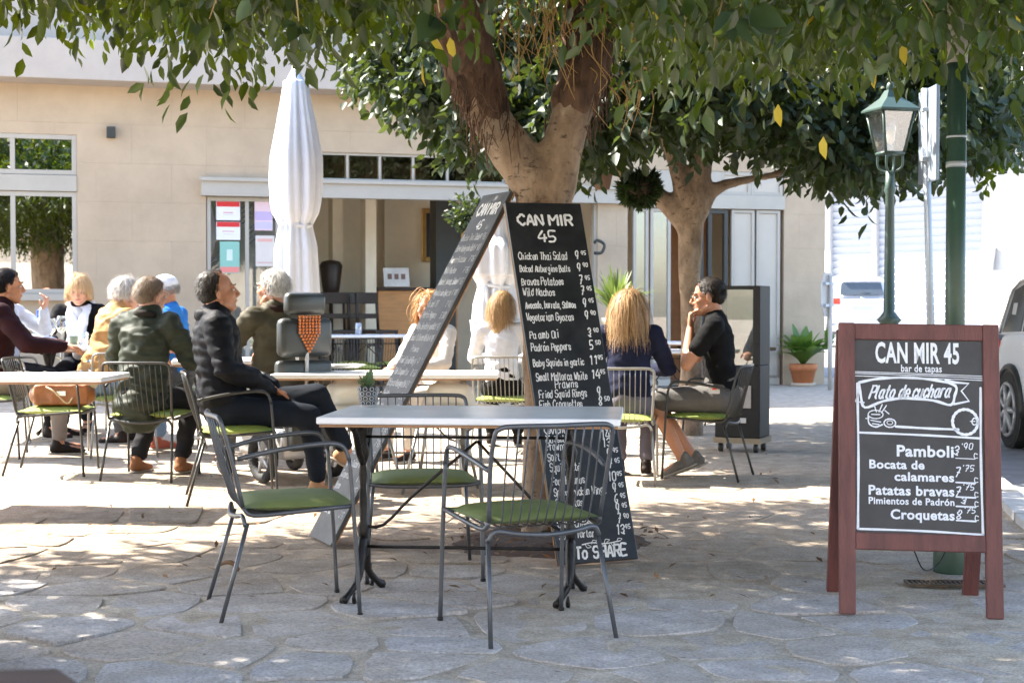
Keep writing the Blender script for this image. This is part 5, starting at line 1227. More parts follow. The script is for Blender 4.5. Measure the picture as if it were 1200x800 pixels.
# 2 man in the dark green waxed coat, back to the camera
grn = cloth('olive_coat', (.055, .065, .045), .35, .55); yawE = face_dir(.28, .96)
person('man in a dark olive waxed coat sitting with his back to the camera', seat(168, 9.9), yawE, ('coat', grn), cloth('trousers_charcoal', (.03, .03, .035)), cloth('boot_brown', (.22, .10, .05)), ('short', hairm('hair_brown_grey', (.09, .06, .04), (.32, .24, .17))), hd=(-.05, 0, -.45), lean=.14, puff=1.17, k=.97, coat=.12,
   arms=[((-.28, .12, .80), (-.14, .38, .80)), ((.30, .12, .80), (.14, .38, .80))], legs=[((-.14, .40, .50), (-.2, .25, .09)), ((.14, .42, .5), (.12, .30, .09))], collar=(cloth('corduroy', (.04, .035, .03)), .022), wr=.016)
# 3 grey haired man with glasses in the wheelchair
yawG = face_dir(-.62, .78)
person('grey haired man with glasses in an olive jacket sitting in the wheelchair', seat(318, 10.25, .03), yawG, ('jacket', cloth('olive_jacket', (.07, .062, .04), .3, .6)), cloth('trousers_grey', (.08, .08, .08)), None, ('short', hairm('hair_silver', (.30, .28, .26), (.62, .60, .56)), 1.2), hd=(.0, 0, .42), lean=-.05, puff=1.05,
   arms=[((-.27, .08, .84), (-.15, .33, .80)), ((.27, .08, .84), (.15, .33, .80))], glasses=True, sk=skint, collar=(cloth('collar_brown', (.04, .02, .015)), .02), wr=.014)
# 4 curly haired woman
person('woman with long curly ginger hair in a pale cardigan, half hidden by the leaning board', seat(506, 11.6), face_dir(-.62, -.78), ('cardigan', cloth('cream_knit', (.62, .56, .50))), cloth('cream_trousers', (.60, .54, .46)), None, ('curly', hairm('hair_ginger', (.32, .13, .04), (.62, .33, .12))), hd=(.0, 0, -.05), lean=.05,
   k=.93, arms=[((-.25, .12, .80), (-.12, .36, .76)), ((.25, .12, .80), (.12, .36, .76))])
# 5 woman in the white jumper
person('woman with blonde hair in a white jumper sitting with her back to the camera', seat(588, 12.1), face_dir(.05, 1), ('jumper', cloth('white_knit', (.68, .68, .70))), cloth('black_trousers', (.015, .015, .015)), None, ('long', hairm('hair_dark_blonde', (.25, .14, .06), (.55, .36, .18)), .62), hd=(-.02, 0, -.35), lean=.06, k=.94,
   arms=[((-.25, .12, .80), (-.14, .36, .78)), ((.25, .12, .80), (.14, .36, .78))])
# 6 long haired blonde woman
bn = cloth('navy_jacket', (.022, .026, .06), .25)
person('woman with long loose blonde hair in a navy and black jacket, back to the camera', seat(737, 10.15), face_dir(.18, .98), ('jacket', bn), cloth('grey_skirt', (.11, .10, .12)), None, ('long', hairm('hair_blonde', (.16, .085, .04), (.62, .40, .20)), .95), hd=(-.08, 0, -.3), lean=.08, puff=1.08, k=.94,
   arms=[((-.27, .1, .80), (-.14, .36, .78)), ((.28, .1, .80), (.14, .36, .78))], collar=(cloth('black_hood', (.015, .015, .017)), .035), legs=[((-.12, .40, .5), (-.1, .30, .09)), ((.12, .40, .5), (.1, .30, .09))])
# 7 man in the black t-shirt, hand to his mouth, facing left
yawI = face_dir(-.97, .20)
person('man in a black t-shirt and grey shorts sitting with his hand at his mouth', seat(842, 10.28), yawI, ('t_shirt', cloth('black_cotton', (.010, .010, .011), .2)), cloth('grey_shorts', (.10, .095, .09)), cloth('trainer', (.12, .11, .10), .5), ('short', hairm('hair_dark_brown', (.006, .004, .003), (.022, .014, .009)), .6), hd=(-.08, 0, .05), lean=.10, sleeve=.36, shorts=True, sk=skint, glasses=True,
   arms=[((-.20, .20, .78), (-.03, .19, 1.03), (.1, .0, 1), (0, -1, 0)), ((.24, .16, .82), (.10, .20, 1.0), (-.2, .02, 1), (0, -1, 0))], legs=[((-.10, .44, .53), (-.10, .24, .14), (0, .85, -.35), (0, -.35, -.85)), ((.10, .46, .52), (.10, .18, .13), (0, .85, -.3), (0, -.3, -.85))], curl=.7)
# 8 woman with the white scarf
t8, hp8, J8 = person('woman with a blonde bob, black cardigan and white scarf looking down at the table', seat(94, 13.25), face_dir(.12, -1), ('cardigan', cloth('black_cardigan', (.012, .012, .014))), cloth('denim_navy', (.018, .024, .036)), None, ('bob', hairm('hair_light_blonde', (.42, .26, .12), (.72, .52, .30))), hd=(-.28, 0, 0), lean=.06,
   arms=[((-.27, .1, .82), (-.10, .33, .80)), ((.27, .1, .82), (.16, .34, .80))])
scm = cloth('white_scarf', (.72, .72, .76)); mb = MB(); nb_ = J8['nb']
mb.tube([nb_+Vector((.09*math.cos(a), -.02+.085*math.sin(a), .01-.05*max(0, math.sin(a)))) for a in np.linspace(-.2-math.pi/2, 1.6*math.pi-.2, 14)], .038, 9, 3)
for s in (-1, 1): mb.tube([nb_+Vector((s*.075, .06, -.01)), nb_+Vector((s*.055, .13, -.09)), nb_+Vector((s*.04, .17, -.22)), nb_+Vector((s*.05, .18, -.34))], [.035, .045, .05, .045], 9, 4, .45)
blob(mb, 'scarf', scm, t8, .011, 3, .008, 9, (1, 1, .6), .003)
mb = MB(); mb.cap(J8['sh']+Vector((0, .075, -.02)), J8['pel']+Vector((0, .075, .1)), .085, .09, (1, 0, 0), .7); mb = MB(); mb.cap(J8['sh']+Vector((0, .085, -.02)), J8['pel']+Vector((0, .085, .1)), .055, .06, (1, 0, 0), .9); blob(mb, 'blouse', cloth('grey_blouse', (.5, .5, .52)), t8, .012, 3, .006, 8)
# 9 tan jacket, hunched
person('grey haired person in a tan jacket hunched towards the sunlit table', seat(116, 11.3), face_dir(.75, .62), ('jacket', cloth('tan_jacket', (.42, .25, .11), .2)), cloth('denim_blue', (.16, .24, .36)), cloth('shoe_red', (.35, .1, .07)), ('short', hairm('hair_white_grey', (.42, .40, .38), (.75, .72, .68)), 1.5), hd=(-.15, 0, .1), lean=.36, puff=1.12,
   arms=[((-.25, .30, .80), (-.12, .5, .80)), ((.26, .30, .80), (.12, .5, .80))], wr=.018)
# 10 white cap, blue jacket
person('man in a white cap and bright blue jacket across the table, facing left', seat(205, 12.1), face_dir(-.85, .1), ('jacket', cloth('bright_blue', (.03, .17, .50), .15)), cloth('trousers_grey', (.08, .08, .08)), None, ('cap_hat', cloth('white_cap', (.68, .70, .76))), hd=(-.15, 0, .25), lean=.12, sk=skint,
   arms=[((-.25, .18, .80), (-.12, .42, .80)), ((.26, .18, .80), (.12, .42, .80))], wr=.014)
# 11 maroon man at the left edge
person('dark haired man in a maroon jumper cut off by the left edge of the photo', seat(-2, 10.95), face_dir(.95, .3), ('jumper', cloth('maroon_knit', (.045, .014, .018), .3)), cloth('trousers_taupe', (.2, .17, .15)), None, ('short', hairm('hair_dark_brown', (.006, .004, .003), (.022, .014, .009))), hd=(.0, 0, .2), lean=.10, puff=1.12, sk=skint,
   arms=[((-.26, .2, .82), (-.14, .46, .80)), ((.27, .2, .82), (.14, .46, .80))], collar=(cloth('black_collar', (.012, .012, .014)), .024))
# 12 blonde elderly person with the raised hand
person('fair haired person in a pale shirt at the left, raising a clasped hand', seat(8, 12.25), face_dir(.92, -.1), ('shirt', cloth('pale_stripe', (.50, .54, .62), .2)), cloth('black_trousers', (.015, .015, .015)), None, ('bald', hairm('hair_light_blonde', (.42, .26, .12), (.72, .52, .30))), hd=(.05, 0, .0), lean=.02,
   arms=[((-.24, .22, .88), (-.10, .27, 1.06), (.1, .4, 1), (0, -1, .2)), ((.25, .22, .82), (.14, .46, .80))], curl=1.0)
# ---- electric wheelchair
WC = thing('electric_wheelchair', 'black electric wheelchair with headrest and an orange beaded cover hanging on its back', 'wheelchair', seat(330, 10.15), yawG)
vin = M('black_vinyl', (.035, .037, .035), .38, 0, .2, 6, .08); silv = M('silver_plastic', (.45, .45, .46), .35, .3, .1); tyre = M('tyre', (.02, .02, .02), .8, 0, .2, 20, .4)
def pad(name, c, d, r=.03, rot=None, mat=vin): 
    o = MB().box((0, 0, 0), d, rot).build(name, mat, WC, True, r, loc=c); return o
pad('headrest', (.02, -.27, 1.175), (.30, .09, .15), .035); pad('backrest', (.02, -.265, .95), (.40, .10, .26), .04); pad('lower_backrest', (.02, -.25, .70), (.42, .08, .20), .03)
MB().tube([(.02, -.26, 1.1), (.02, -.30, 1.0), (.02, -.29, .6)], .014, 8).build('headrest_post', silv, WC)
pad('seat', (0, 0, .47), (.44, .46, .09), .03)
pad('motor_base', (0, -.05, .25), (.40, .62, .2), .03, None, silv); pad('battery_box', (0, -.36, .30), (.34, .14, .18), .02, None, vin)
for s in (-1, 1):
    MB().tube([(s*.26, -.25, .7), (s*.27, -.1, .72), (s*.27, .2, .70)], .022, 8).build('armrest', vin, WC); MB().tube([(s*.26, -.2, .4), (s*.26, -.2, .7)], .014, 6, smooth=False).build('armrest_post', silv, WC)
    for yy, rr in ((-.22, .17), (.30, .10)):
        wv = MB(); wv.tube([(s*.27, yy+(rr-.03)*math.cos(a), rr+(rr-.03)*math.sin(a)) for a in np.linspace(0, 6.283, 25)], .034, 8, 1, smooth=False); wo = wv.build('wheel', tyre, WC)
        hb_ = MB(); hb_.ell((s*.27, yy, rr), (.03, .04, .04), None, 10, 6)
        for q in range(5): a = q*1.2566; hb_.tube([(s*.28, yy, rr), (s*.28, yy+(rr-.04)*math.cos(a), rr+(rr-.04)*math.sin(a))], .012, 6, smooth=False)
        hb_.build('rim', silv, wo)
MB().box((.12, -.44, .33), (.05, .02, .03)).build('rear_light', M('red_lens', (.6, .02, .02), .2), WC, False, .004)
bd = MB()
for j in range(12):
    wrow = 7-max(0, j-5)
    for i in range(wrow):
        x = (i-(wrow-1)/2)*.0245+.02; bd.ell((x, -.335, 1.09-j*.021), (.011, .009, .011), None, 6, 4)
o = bd.build('beaded_cover', M('orange_beads', (.62, .17, .03), .3, 0, .2, 20), WC)
o['kind'] = 'stuff'
# ================================================================ STREET FURNITURE
grnp = M('green_paint', (.028, .065, .045), .4, 0, .2, 5, .1, 60); grnl = M('green_paint_lamp', (.035, .066, .058), .42, 0, .15, 6, .1, 60); galv = M('galvanised', (.38, .42, .46), .5, .3, .12, 8, .1)
p = G(1117, 670); gp2 = thing('green_post', 'thick dark green metal post with a wide base behind the sandwich board', 'post', p)
MB().lathe([(.086, 0), (.088, .01), (.088, .13), (.080, .15), (.05, .17), (.045, .2)], seg=24).build('base', grnp, gp2)
MB().lathe([(.043, .16), (.042, 2.26)], seg=20).build('shaft', grnp, gp2); MB().lathe([(.045, 1.80), (.045, 1.825)], seg=20).build('collar', galv, gp2)
MB().lathe([(.046, 2.26), (.047, 2.34), (.044, 2.36), (.040, 3.6)], seg=20).build('upper_shaft', M('weathered_post', (.36, .33, .28), .7, 0, .3, 9, .2), gp2)
MB().lathe([(.044, 1.93), (.0445, 1.935), (.044, 1.94)], seg=20).build('scuff', galv, gp2)
# lamp post
LY = 10.3; p = at(1042, LY); lp = thing('street_lamp', 'green street lamp with a tapering four sided glass lantern under the trees', 'street lamp', p, .25)
z0, z1, z2, z3 = Z(180, LY), Z(131, LY), Z(115, LY), Z(106, LY)
MB().lathe([(.13, 0), (.13, .12), (.09, .18), (.075, .5), (.07, .9), (.085, .95), (.06, 1.0), (.055, 1.04), (.062, 1.06), (.085, 1.085), (.06, 1.11), (.038, 1.14), (.034, 1.6), (.030, z0-.28), (.042, z0-.25), (.034, z0-.22), (.03, z0-.12)], seg=20).build('post', grnl, lp)
s0, s1 = .068, .118
gl_ = glassmat('lantern_glass', .35, (.85, .85, .82), .25)
cr = [(-1, -1), (1, -1), (1, 1), (-1, 1)]
hd_ = MB(); 
for a, b in cr: hd_.tube([(a*s0, b*s0, z0), (a*s1, b*s1, z1)], .011, 6, smooth=False)
for zz, ss in ((z0, s0), (z1, s1)):
    for i in range(4): a, b = cr[i], cr[(i+1) % 4]; hd_.tube([(a[0]*ss, a[1]*ss, zz), (b[0]*ss, b[1]*ss, zz)], .012, 6, smooth=False)
hd_.build('lantern_frame', grnl, lp)
for i in range(4):
    a, b = cr[i], cr[(i+1) % 4]; MB().add([(a[0]*s0, a[1]*s0, z0), (b[0]*s0, b[1]*s0, z0), (b[0]*s1, b[1]*s1, z1), (a[0]*s1, a[1]*s1, z1)], [(0, 1, 2, 3)]).build('pane', gl_, lp, False)
rf = MB(); k1, k2 = s1+.028, .055
rf.add([(a*k1, b*k1, z1+.012) for a, b in cr]+[(a*k2, b*k2, z2) for a, b in cr]+[(a*.03, b*.03, z3) for a, b in cr]+[(a*k1, b*k1, z1) for a, b in cr], [(12, 15, 14, 13)]+[(i, (i+1) % 4, 4+(i+1) % 4, 4+i) for i in range(4)]+[(4+i, 4+(i+1) % 4, 8+(i+1) % 4, 8+i) for i in range(4)]+[(8, 9, 10, 11)]+[(12+i, 12+(i+1) % 4, (i+1) % 4, i) for i in range(4)])
rf.build('roof', grnl, lp, False); MB().ell((0, 0, z3+.02), (.03, .03, .04)).build('finial', grnl, lp)
MB().lathe([(.012, 0), (.03, .03), (.033, .08), (.02, .1), (0, .105)], (0, 0, z0+.06), 12).build('bulb', M('bulb', (.7, .68, .6), .3), lp)
for a, b in cr: MB().tube([(0, 0, z0-.14), (a*.055, b*.055, z0-.10), (a*.062, b*.062, z0-.03), (a*.055, b*.055, z0)], .008, 6).build('scroll', grnl, lp)
# sign post seen edge on
sp = thing('sign_post', 'slim grey slightly leaning pole with a traffic sign seen edge on', 'sign post', at(1093, 10.6)); zt_ = Z(104, 10.6)
x0_, xt = 0, X(1085, 10.6)-X(1096, 10.6)
MB().tube([(0.02, 0, 0), (xt, 0, zt_)], .027, 12, smooth=False).build('pole', galv, sp)
MB().box((xt+.03, 0, zt_-.33), (.025, .45, .66)).build('sign_plate', M('sign_back_blue', (.25, .30, .36), .4, .2, .08), sp, False, .004)
for zz in (-.15, -.5): MB().box((xt+.01, 0, zt_+zz), (.07, .07, .03)).build('clamp', galv, sp, False, .003)
# octagonal sign, back view
Yo = 20.6; so = thing('stop_sign', 'weathered grey back of an octagonal traffic sign on a pole by the building corner', 'traffic sign', at(973, Yo), R(62))
MB().lathe([(.03, 0), (.03, Z(322, Yo))], seg=10).build('pole', M('pole_cream', (.45, .42, .38), .6), so)
zc = Z(345, Yo); oc = [(.33*math.cos(math.pi/8+k*math.pi/4), .33*math.sin(math.pi/8+k*math.pi/4)) for k in range(8)]
MB().add([(a, .04, zc+b) for a, b in oc]+[(a, .05, zc+b) for a, b in oc], [tuple(range(8)), tuple(range(8, 16))[::-1]]+[(i, 8+i, 8+(i+1) % 8, (i+1) % 8) for i in range(8)]).build('sign_plate', M('sign_back_grey', (.42, .39, .36), .6, .1, .15), so, False)
for dz in (-.15, .15): MB().bb(-.2, .2, .0, .038, zc+dz-.02, zc+dz+.02).build('bracket', galv, so, False)
# ================================================================ PARASOLS
canvas = M('white_canvas', (.62, .63, .67), .85, 0, .06, 3, .25, 30)
def parasol(label, px, Y, ptop, pw, ptie, pbot, half_px, nfold, seedk):
    t = thing('closed_parasol', label, 'parasol', at(px, Y)); rr = random.Random(seedk); ph = [rr.uniform(0, 6.28) for _ in range(6)]; k = Y/F
    zt, zw, zi, zb = Z(ptop, Y), Z(pw, Y), Z(ptie, Y), Z(pbot, Y); R0 = half_px*k
    prof = [(.02, zt), (R0*.38, zt-.12), (R0*.50, zt-.13), (R0*.62, zt-.35), (R0*.98, zw), (R0, zw-.2), (R0*.95, (zw+zi)/2-.1), (R0*.88, zi+.12), (R0*.62, zi), (R0*.80, zi-.2), (R0*.86, zi-.5), (R0*.92, zb)]
    fine = []
    for i in range(len(prof)-1):
        for j in range(4): s = j/4; fine.append((prof[i][0]*(1-s)+prof[i+1][0]*s, prof[i][1]*(1-s)+prof[i+1][1]*s))
    fine.append(prof[-1])
    def wob(a, z): 
        d = min(1, (zt-z)/.5); tw = .5*math.sin(z*1.2+ph[0])
        return 1+d*(.13*math.cos(nfold*a+tw+ph[1])+.08*math.cos((nfold*2+1)*a+ph[2]+z)+.05*math.cos(3*a+ph[3]+z*1.5))
    m = MB(); m.lathe([(r, z) for r, z in fine], seg=96, wob=wob); m.f = [f for f in m.f if len(f) == 4]; c_ = m.build('canvas', canvas, t)
    sol = c_.modifiers.new('s', 'SOLIDIFY'); sol.thickness = .006
    m = MB(); m.tube([(R0*.66*math.cos(a), R0*.66*math.sin(a), zi+.012*math.sin(2*a)) for a in np.linspace(0, 6.283, 20)], .014, 6, 1, 1.5); m.build('strap', canvas, t)
    MB().tube([(-R0*.3, -R0*.62, zi), (-R0*.28, -R0*.72, zi-.15), (-R0*.3, -R0*.75, zi-.38)], .018, 6, 3, .4).build('strap_end', canvas, t)
    MB().lathe([(.025, .06), (.025, zt)], seg=12).build('pole', galv, t); MB().lathe([(.3, 0), (.3, .05), (.05, .07), (.03, .3)], seg=24).build('base', dk, t)
    MB().ell((0, 0, zt+.01), (.03, .03, .04)).build('finial', galv, t)
parasol('tall closed white parasol tied at the waist, left of the trees', 347, 14.0, 80, 185, 264, 358, 27, 7, 1)
parasol('smaller closed white parasol standing behind the leaning chalkboard', 580, 15.5, 238, 290, 335, 375, 30, 6, 9)
# ================================================================ DISPLAY CABINET
p = at(874, 12.1); cb = thing('display_cabinet', 'black wheeled cabinet with a framed glass menu panel beside the man in the t-shirt', 'cabinet', p, R(-24))
cbm = M('black_cabinet', (.006, .0055, .005), .65, 0, .3, 5, .1); H2 = Z(335, 12.1)
MB().bb(-.21, .16, -.16, .16, .12, .70).build('lower_box', cbm, cb, False, .008)
MB().bb(.10, .16, -.16, .16, .702, H2).build('side_post', cbm, cb, False, .005); MB().bb(-.21, -.19, -.16, .16, .702, H2).build('side_post', cbm, cb, False, .004)
MB().bb(-.19, .10, -.16, .16, H2-.03, H2).build('top', cbm, cb, False, .004); MB().bb(-.19, .10, .13, .15, .702, H2-.031).build('menu_sheet', M('menu_sheet', (.5, .5, .42), .6), cb, False)
MB().bb(-.19, .10, -.15, -.145, .702, H2-.031).build('pane', glass_c, cb, False); MB().bb(-.15, .06, .122, .129, .95, 1.25).build('menu_print', M('menu_print', (.38, .42, .36), .7), cb, False)
MB().bb(-.02, .09, -.168, -.161, .36, .54).build('label_plate', M('label_grey', (.35, .33, .31), .6), cb, False); MB().bb(.0, .05, -.168, -.161, .24, .28).build('label_plate', white, cb, False)
MB().bb(-.22, .17, -.17, .17, .075, .118).build('pallet', M('pallet_wood', (.3, .24, .16), .8), cb, False)
for a in (-.17, .12):
    for b in (-.12, .12): MB().tube([(a-.015, b, .036), (a+.015, b, .036)], .035, 12, smooth=False).build('castor', dk, cb)
# ================================================================ VEHICLES
carw = M('car_white', (.66, .66, .68), .25, 0, .02, 2, 0); carg = M('car_silver', (.80, .81, .84), .25, 0, .02, 2, 0); cgl = M('car_glass', (.07, .085, .10), .05, 0, .1, 2, 0); redl = M('tail_light', (.65, .06, .02), .2); chrome = M('chrome', (.6, .6, .6), .2, 1, .05, 3, 0)
def car(label, p, rz, paint, roof_k=1.0):
    t = thing('parked_car', label, 'car', p, rz)      # local: +y forward, rear at y=-2.05
    ylist = [-2.08, -2.04, -1.9, -1.6, -1.0, -.3, .4, 1.0, 1.5, 1.85, 2.04, 2.08]
    belt = [.62, .88, .95, .97, .96, .95, .94, .93, .86, .80, .70, .55]
    hw = [.66, .76, .82, .85, .865, .87, .87, .86, .84, .80, .72, .60]
    m = MB(); vs = []; K = 10
    for y, b, h in zip(ylist, belt, hw):
        ring = [(-h*.93, .20), (-h, .32), (-h*1.01, .55), (-h*.985, b-.10), (-h*.93, b), (h*.93, b), (h*.985, b-.10), (h*1.01, .55), (h, .32), (h*.93, .20)]
        vs += [(x, y, z) for x, z in ring]
    fs = [(i*K+k, i*K+(k+1) % K, (i+1)*K+(k+1) % K, (i+1)*K+k) for i in range(len(ylist)-1) for k in range(K)]+[tuple(range(K))[::-1], tuple((len(ylist)-1)*K+k for k in range(K))]
    m.add(vs, fs); bo = m.build('body', paint, t); bo.modifiers.new('b', 'BEVEL').width = .03; sb_ = bo.modifiers.new('ss', 'SUBSURF'); sb_.levels = sb_.render_levels = 1
    # greenhouse
    sec = [(-1.98, .93, .93, .76), (-1.72, 1.38, .93, .70), (-1.35, 1.49, .93, .66), (-.5, 1.52, .93, .65), (.25, 1.46, .92, .64), (1.1, .93, .90, .60)]
    m = MB(); vs = []
    for y, zt_, zb_, hx in sec: vs += [(-.79, y, zb_), (-hx-(.04 if zt_ > 1 else .0), y, zt_-.06), (-hx+.08, y, zt_), (hx-.08, y, zt_), (hx+(.04 if zt_ > 1 else .0), y, zt_-.06), (.79, y, zb_)]
    fs = [(i*6+k, i*6+k+1, (i+1)*6+k+1, (i+1)*6+k) for i in range(len(sec)-1) for k in range(5)]+[(0, 5, 4, 3, 2, 1), tuple((len(sec)-1)*6+k for k in range(6))]
    m.add(vs, fs); cab = m.build('cabin', paint, t); 
    for s in (-1, 1):       # side windows lie proud of the cabin
        def sp_(y, f): 
            zt_ = float(np.interp(y, [q[0] for q in sec], [q[1] for q in sec]))-.06; hx = float(np.interp(y, [q[0] for q in sec], [q[3] for q in sec]))+.04
            return (s*(.79+(hx-.79)*f+.008), y, .935+(zt_-.935)*f)
        for (ya, yb, yc, yd) in ((-1.80, -1.30, -1.30, -1.62), (-1.24, -.35, -.35, -1.22), (-.28, .82, .30, -.28)):
            m = MB(); g1 = [sp_(ya, .06), sp_(yb, .06), sp_(yc, .90), sp_(yd, .90)]; m.add(g1+[(x-s*.012, y, z) for x, y, z in g1], [(0, 1, 2, 3), (4, 7, 6, 5), (0, 4, 5, 1), (1, 5, 6, 2), (2, 6, 7, 3), (3, 7, 4, 0)]); m.build('side_window', cgl, t, False)
        m = MB()
        m.tube([sp_(-1.86, .03), sp_(-1.64, .95), sp_(-1.2, .97), sp_(-.3, .97), sp_(.32, .95), sp_(.92, .04)], .012, 5, 3); m.build('window_trim', chrome, t)
        MB().bb(min(s*.865, s*.885), max(s*.865, s*.885), -.95, -.80, .82, .845).build('door_handle', paint, t, False, .006); MB().bb(min(s*.865, s*.885), max(s*.865, s*.885), .05, .2, .82, .845).build('door_handle', paint, t, False, .006)
        MB().box((s*.93, .72, 1.0), (.16, .10, .12)).build('mirror', paint, t, True, .03)
        MB().box((s*.70, -2.045, .83), (.20, .09, .16)).build('tail_light', redl, t, True, .02); MB().box((s*.62, 2.03, .66), (.24, .08, .12)).build('headlight', chrome, t, True, .02)
        for yy in (-1.32, 1.30):
            w_ = MB(); w_.tube([(s*.76, yy, .32), (s*.885, yy, .32)], .32, 28, smooth=False); wo = w_.build('wheel', tyre, t, False, .02)
            r_ = MB(); r_.tube([(s*.86, yy, .32), (s*.892, yy, .32)], .045, 12, smooth=False)
            for q in range(7): a = q*2*math.pi/7; r_.tube([(s*.885, yy, .32), (s*.893, yy+.21*math.cos(a), .32+.21*math.sin(a))], [.03, .022], 6, smooth=False)
            r_.tube([(s*.888, yy+.215*math.cos(a), .32+.215*math.sin(a)) for a in np.linspace(0, 6.283, 21)], .018, 6, 1, smooth=False); r_.build('rim', silv, wo)
            a_ = MB(); a_.tube([(s*.872, yy+.355*math.cos(a), .32+.355*math.sin(a)) for a in np.linspace(-.15, math.pi+.15, 15)], .028, 6, 1, smooth=False); a_.build('wheel_arch', dk, t)
            MB().tube([(s*.80, yy, .34), (s*.878, yy, .34)], .345, 28, smooth=False).build('wheel_well', dk, t, False)
    m = MB(); g1 = [(-.60, -1.985, 1.0), (.60, -1.985, 1.0), (.54, -1.79, 1.35), (-.54, -1.79, 1.35)]; m.add(g1+[(x, y+.02, z) for x, y, z in g1], [(0, 1, 2, 3), (4, 7, 6, 5), (0, 4, 5, 1), (2, 6, 7, 3), (1, 5, 6, 2), (3, 7, 4, 0)]); m.build('rear_window', cgl, t, False)
    MB().box((0, -1.74, 1.45), (1.1, .16, .04)).build('spoiler', paint, t, True, .015); MB().box((0, -2.085, .66), (.52, .02, .12)).build('licence_plate', white, t, False, .004)
    MB().tube([(-.1, -2.0, 1.05), (.28, -1.94, 1.06)], .008, 5).build('wiper', dk, t)
    MB().box((0, -2.07, .42), (1.45, .10, .20)).build('bumper', paint, t, True, .04); MB().tube([(0, -2.06, .9), (0, -2.075, .9)], .045, 16, smooth=False).build('badge', chrome, t); MB().box((.5, -2.065, .9), (.12, .012, .03)).build('badge', chrome, t, False)
    return t
c1 = car('white hatchback seen from behind, parked far down the street by the shutters', Vector((X(1012, 41.5), 43.0, .42)), -.08, carw)
MB().bb(-5, 5, -5, 5, -.5, -.42)   # (the street rises here: see the ramp below)
rp = MB(); rp.add([(4, 24, .006), (16, 24, .006), (24, 62, .62), (4, 62, .62)], [(0, 1, 2, 3)]); struct(rp.build('street_rise', asph))
c2 = car('silver white car at the right edge, only its rear end in view', Vector((4.95, 11.02, 0)), math.pi+R(-2), carg)
# ================================================================ THINGS ON TABLES
gls = glassmat('drink_glass', .22, (.93, .95, .96)); bz = backT.z
def wineglass(label, p, k=1):
    t = thing('wine_glass', label, 'glass', p); MB().lathe([(.035*k, 0), (.034*k, .003), (.004, .008), (.004, .09*k), (.03*k, .115*k), (.042*k, .15*k), (.040*k, .19*k), (.034*k, .225*k)], seg=18).build('bowl', gls, t)
    MB().lathe([(.0, .098*k), (.028*k, .116*k), (.038*k, .14*k), (0, .141*k)], seg=16).build('wine', M('white_wine', (.6, .55, .35), .1) if not bpy.data.materials.get('white_wine') else bpy.data.materials['white_wine'], t)
def on(px, py, z): 
    v = P(px, py, 1)-Vector((0, 0, CAM_H)); 
    return Vector((0, 0, CAM_H))+v*((z-CAM_H)/v.z)
TY2 = backT.y
def row(px, dy=0): q = at(px, TY2+dy); q.z = bz+.002; return q
wineglass('tall wine glass in front of the woman with the scarf', row(72, -.05), 1.15); wineglass('wine glass just left of the tallest glass on the sunlit table', row(60, .1), 1.05)
bt = thing('blue_bottle', 'tall cobalt blue water bottle on the sunlit table', 'bottle', row(45, -.15)); MB().lathe([(.0, 0), (.038, 0), (.04, .01), (.04, .14), (.034, .18), (.015, .25), (.014, .30), (.016, .31), (0, .312)], seg=20).build('bottle', M('cobalt_glass', (.02, .09, .5), .08, 0, .1, 3, 0), bt)
jr = thing('condiment_jar', 'small jar beside the empty tumbler on the sunlit table', 'jar', row(86, -.05)); MB().lathe([(.0, 0), (.035, 0), (.037, .08), (.03, .09), (0, .09)], seg=16).build('jar', M('jar_green', (.2, .24, .16), .3), jr)
tu = thing('tumbler', 'clear straight tumbler on the sunlit table by the tan jacket', 'glass', row(98, -.1)); MB().lathe([(.0, 0), (.036, 0), (.042, .12), (.039, .12), (.034, .008), (0, .008)], seg=18).build('tumbler', gls, tu)
pl = thing('plate', 'white plate before the woman with the scarf', 'plate', row(76, -.2)); MB().lathe([(.0, 0), (.07, 0), (.12, .015), (.118, .019), (.07, .006), (0, .006)], seg=28).build('plate', white, pl)
nk = thing('folded_papers', 'stack of white papers lying on the long table behind the tree', 'papers', on(485-90, 431, .742), .1)
for k in range(4): MB().box((.02*k, .01*k, .004+k*.006), (.3-.02*k, .2, .005), Matrix.Rotation(.12*k, 3, 'Z')).build('sheet', marblew, nk, False)
tg = thing('water_glass', 'small empty glass on the far grey table inside the terrace', 'glass', on(420, 392, .825)); MB().lathe([(.0, 0), (.04, 0), (.045, .14), (.041, .14), (.036, .01), (0, .01)], seg=14).build('glass', gls, tg)
# bag and jacket on the left chair
leath = M('tan_leather', (.28, .10, .03), .4, 0, .3, 6, .3, 40)
bp_ = Vector((-3.0, 9.96, gz(-3, 9.96)+.46)); bg_ = thing('leather_bag', 'brown leather handbag lying on the wire chair at the left', 'handbag', bp_, .15)
m = MB(); m.cap((-.14, 0, .07), (.14, 0, .07), .075, .075, (0, 1, 0), 1); m.box((0, 0, .075), (.34, .15, .13)); blob(m, 'bag', leath, bg_, .012, 4, .006, 9)
MB().tube([(-.1, -.07, .13), (-.04, -.11, .10), (.04, -.1, .02), (.08, -.1, .06)], .006, 6).build('strap', M('strap_pale', (.5, .38, .22), .6), bg_); MB().bb(-.03, .03, -.085, -.08, .07, .10).build('buckle', chrome, bg_, False)
jk = thing('folded_jacket', 'cream jacket thrown over the handbag on the left chair', 'jacket', bp_+Vector((-.02, .02, .14)), .1)
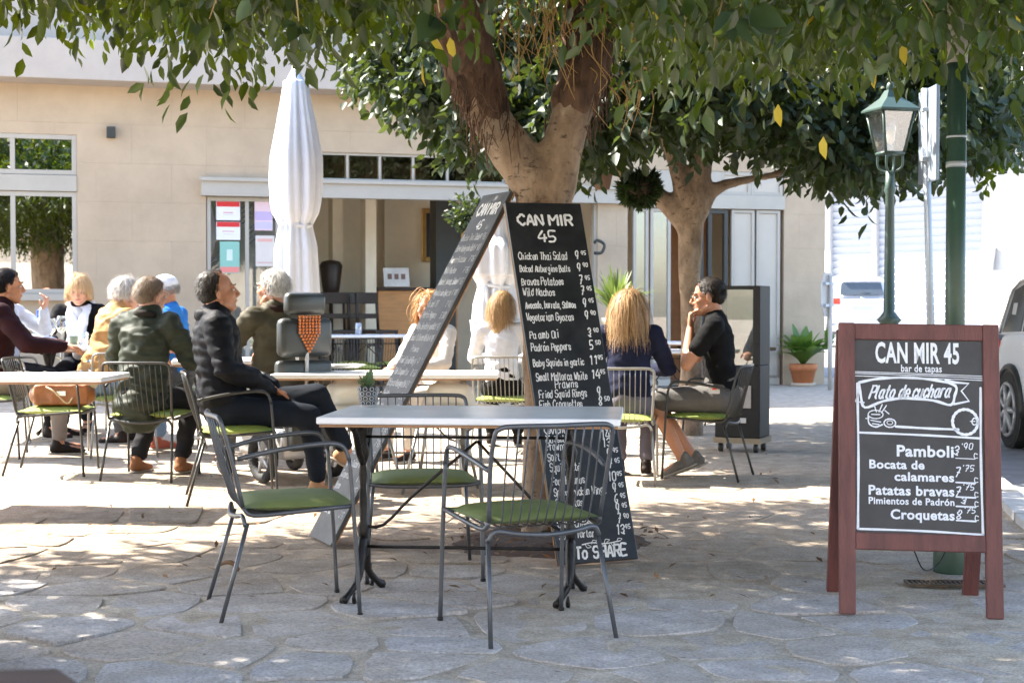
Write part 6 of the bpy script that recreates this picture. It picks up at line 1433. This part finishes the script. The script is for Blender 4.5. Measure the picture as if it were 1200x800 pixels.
m = MB(); m.cap((-.2, 0, .03), (.12, .02, .035), .05, .055, (0, 1, 0), .5); m.cap((-.1, .06, .05), (.2, .0, .0), .045, .04, (0, 1, 0), .5); blob(m, 'cloth', cloth('cream_jacket', (.6, .55, .42)), jk, .012, 3, .012, 9)
# phone on the chair of the man in the t-shirt
ph_ = thing('phone', 'white phone sticking out of the pocket of the man in the t-shirt', 'phone', P(837, 457, 10.05)); MB().box((0, 0, 0), (.075, .012, .05)).build('phone', white, ph_, False, .006)
MB().box((0, -.0075, .008), (.03, .003, .012)).build('screen', redl, ph_, False)
# rolled mat: dark closed hat-like fern leaves seen behind the leaning board top
hf = thing('hanging_plant', 'dark trailing plant hanging at the top of the doorway behind the leaning board', 'plant', P(548, 246, 16.5))
n = 700; u = rs.normal(size=(n, 3)); u[:, 2] -= .8; u /= np.linalg.norm(u, axis=1, keepdims=True); V, Fc, nv = leaf_batch(u*rs.uniform(.05, .22, (n, 1)), u+rs.normal(size=(n, 3))*.6, rs.normal(size=(n, 3)), rs.uniform(.05, .1, n), .5, False); o = leaf_mesh('leaves', V, Fc, nv, leaf_b, hf); o['kind'] = 'stuff'

# ---- two cream shell chairs behind the near table
crm = M('cream_plastic', (.62, .57, .48), .4, 0, .05, 3, .05)
for px, lab, rz_ in ((424, 'cream plastic shell chair behind the succulent pot', .5), (516, 'cream plastic shell chair right of the leaning board foot', -.2)):
    t = thing('shell_chair', lab, 'chair', seat(px, 9.5), math.pi+rz_, 'cream shell chairs')
    m = MB(); m.cap((-.13, -.02, .45), (.13, -.02, .45), .13, .13, (0, 1, 0), .25); m.cap((-.13, -.20, .50), (.13, -.20, .50), .07, .07, (0, 1, 0), .6); m.cap((-.14, -.22, .52), (-.10, -.25, .63), .05, .05); m.cap((.14, -.22, .52), (.10, -.25, .63), .05, .05); m.cap((-.10, -.25, .63), (.10, -.25, .63), .05, .05); m.cap((0, -.23, .5), (0, -.25, .62), .12, .12, (1, 0, 0), .25)
    blob(m, 'shell', crm, t, .012, 4)
    for a in (-1, 1):
        for b in (-1, 1): MB().tube([(a*.2, b*.2, 0), (a*.12, b*.1-.02, .44)], .011, 7, smooth=False).build('leg', tubes, t)
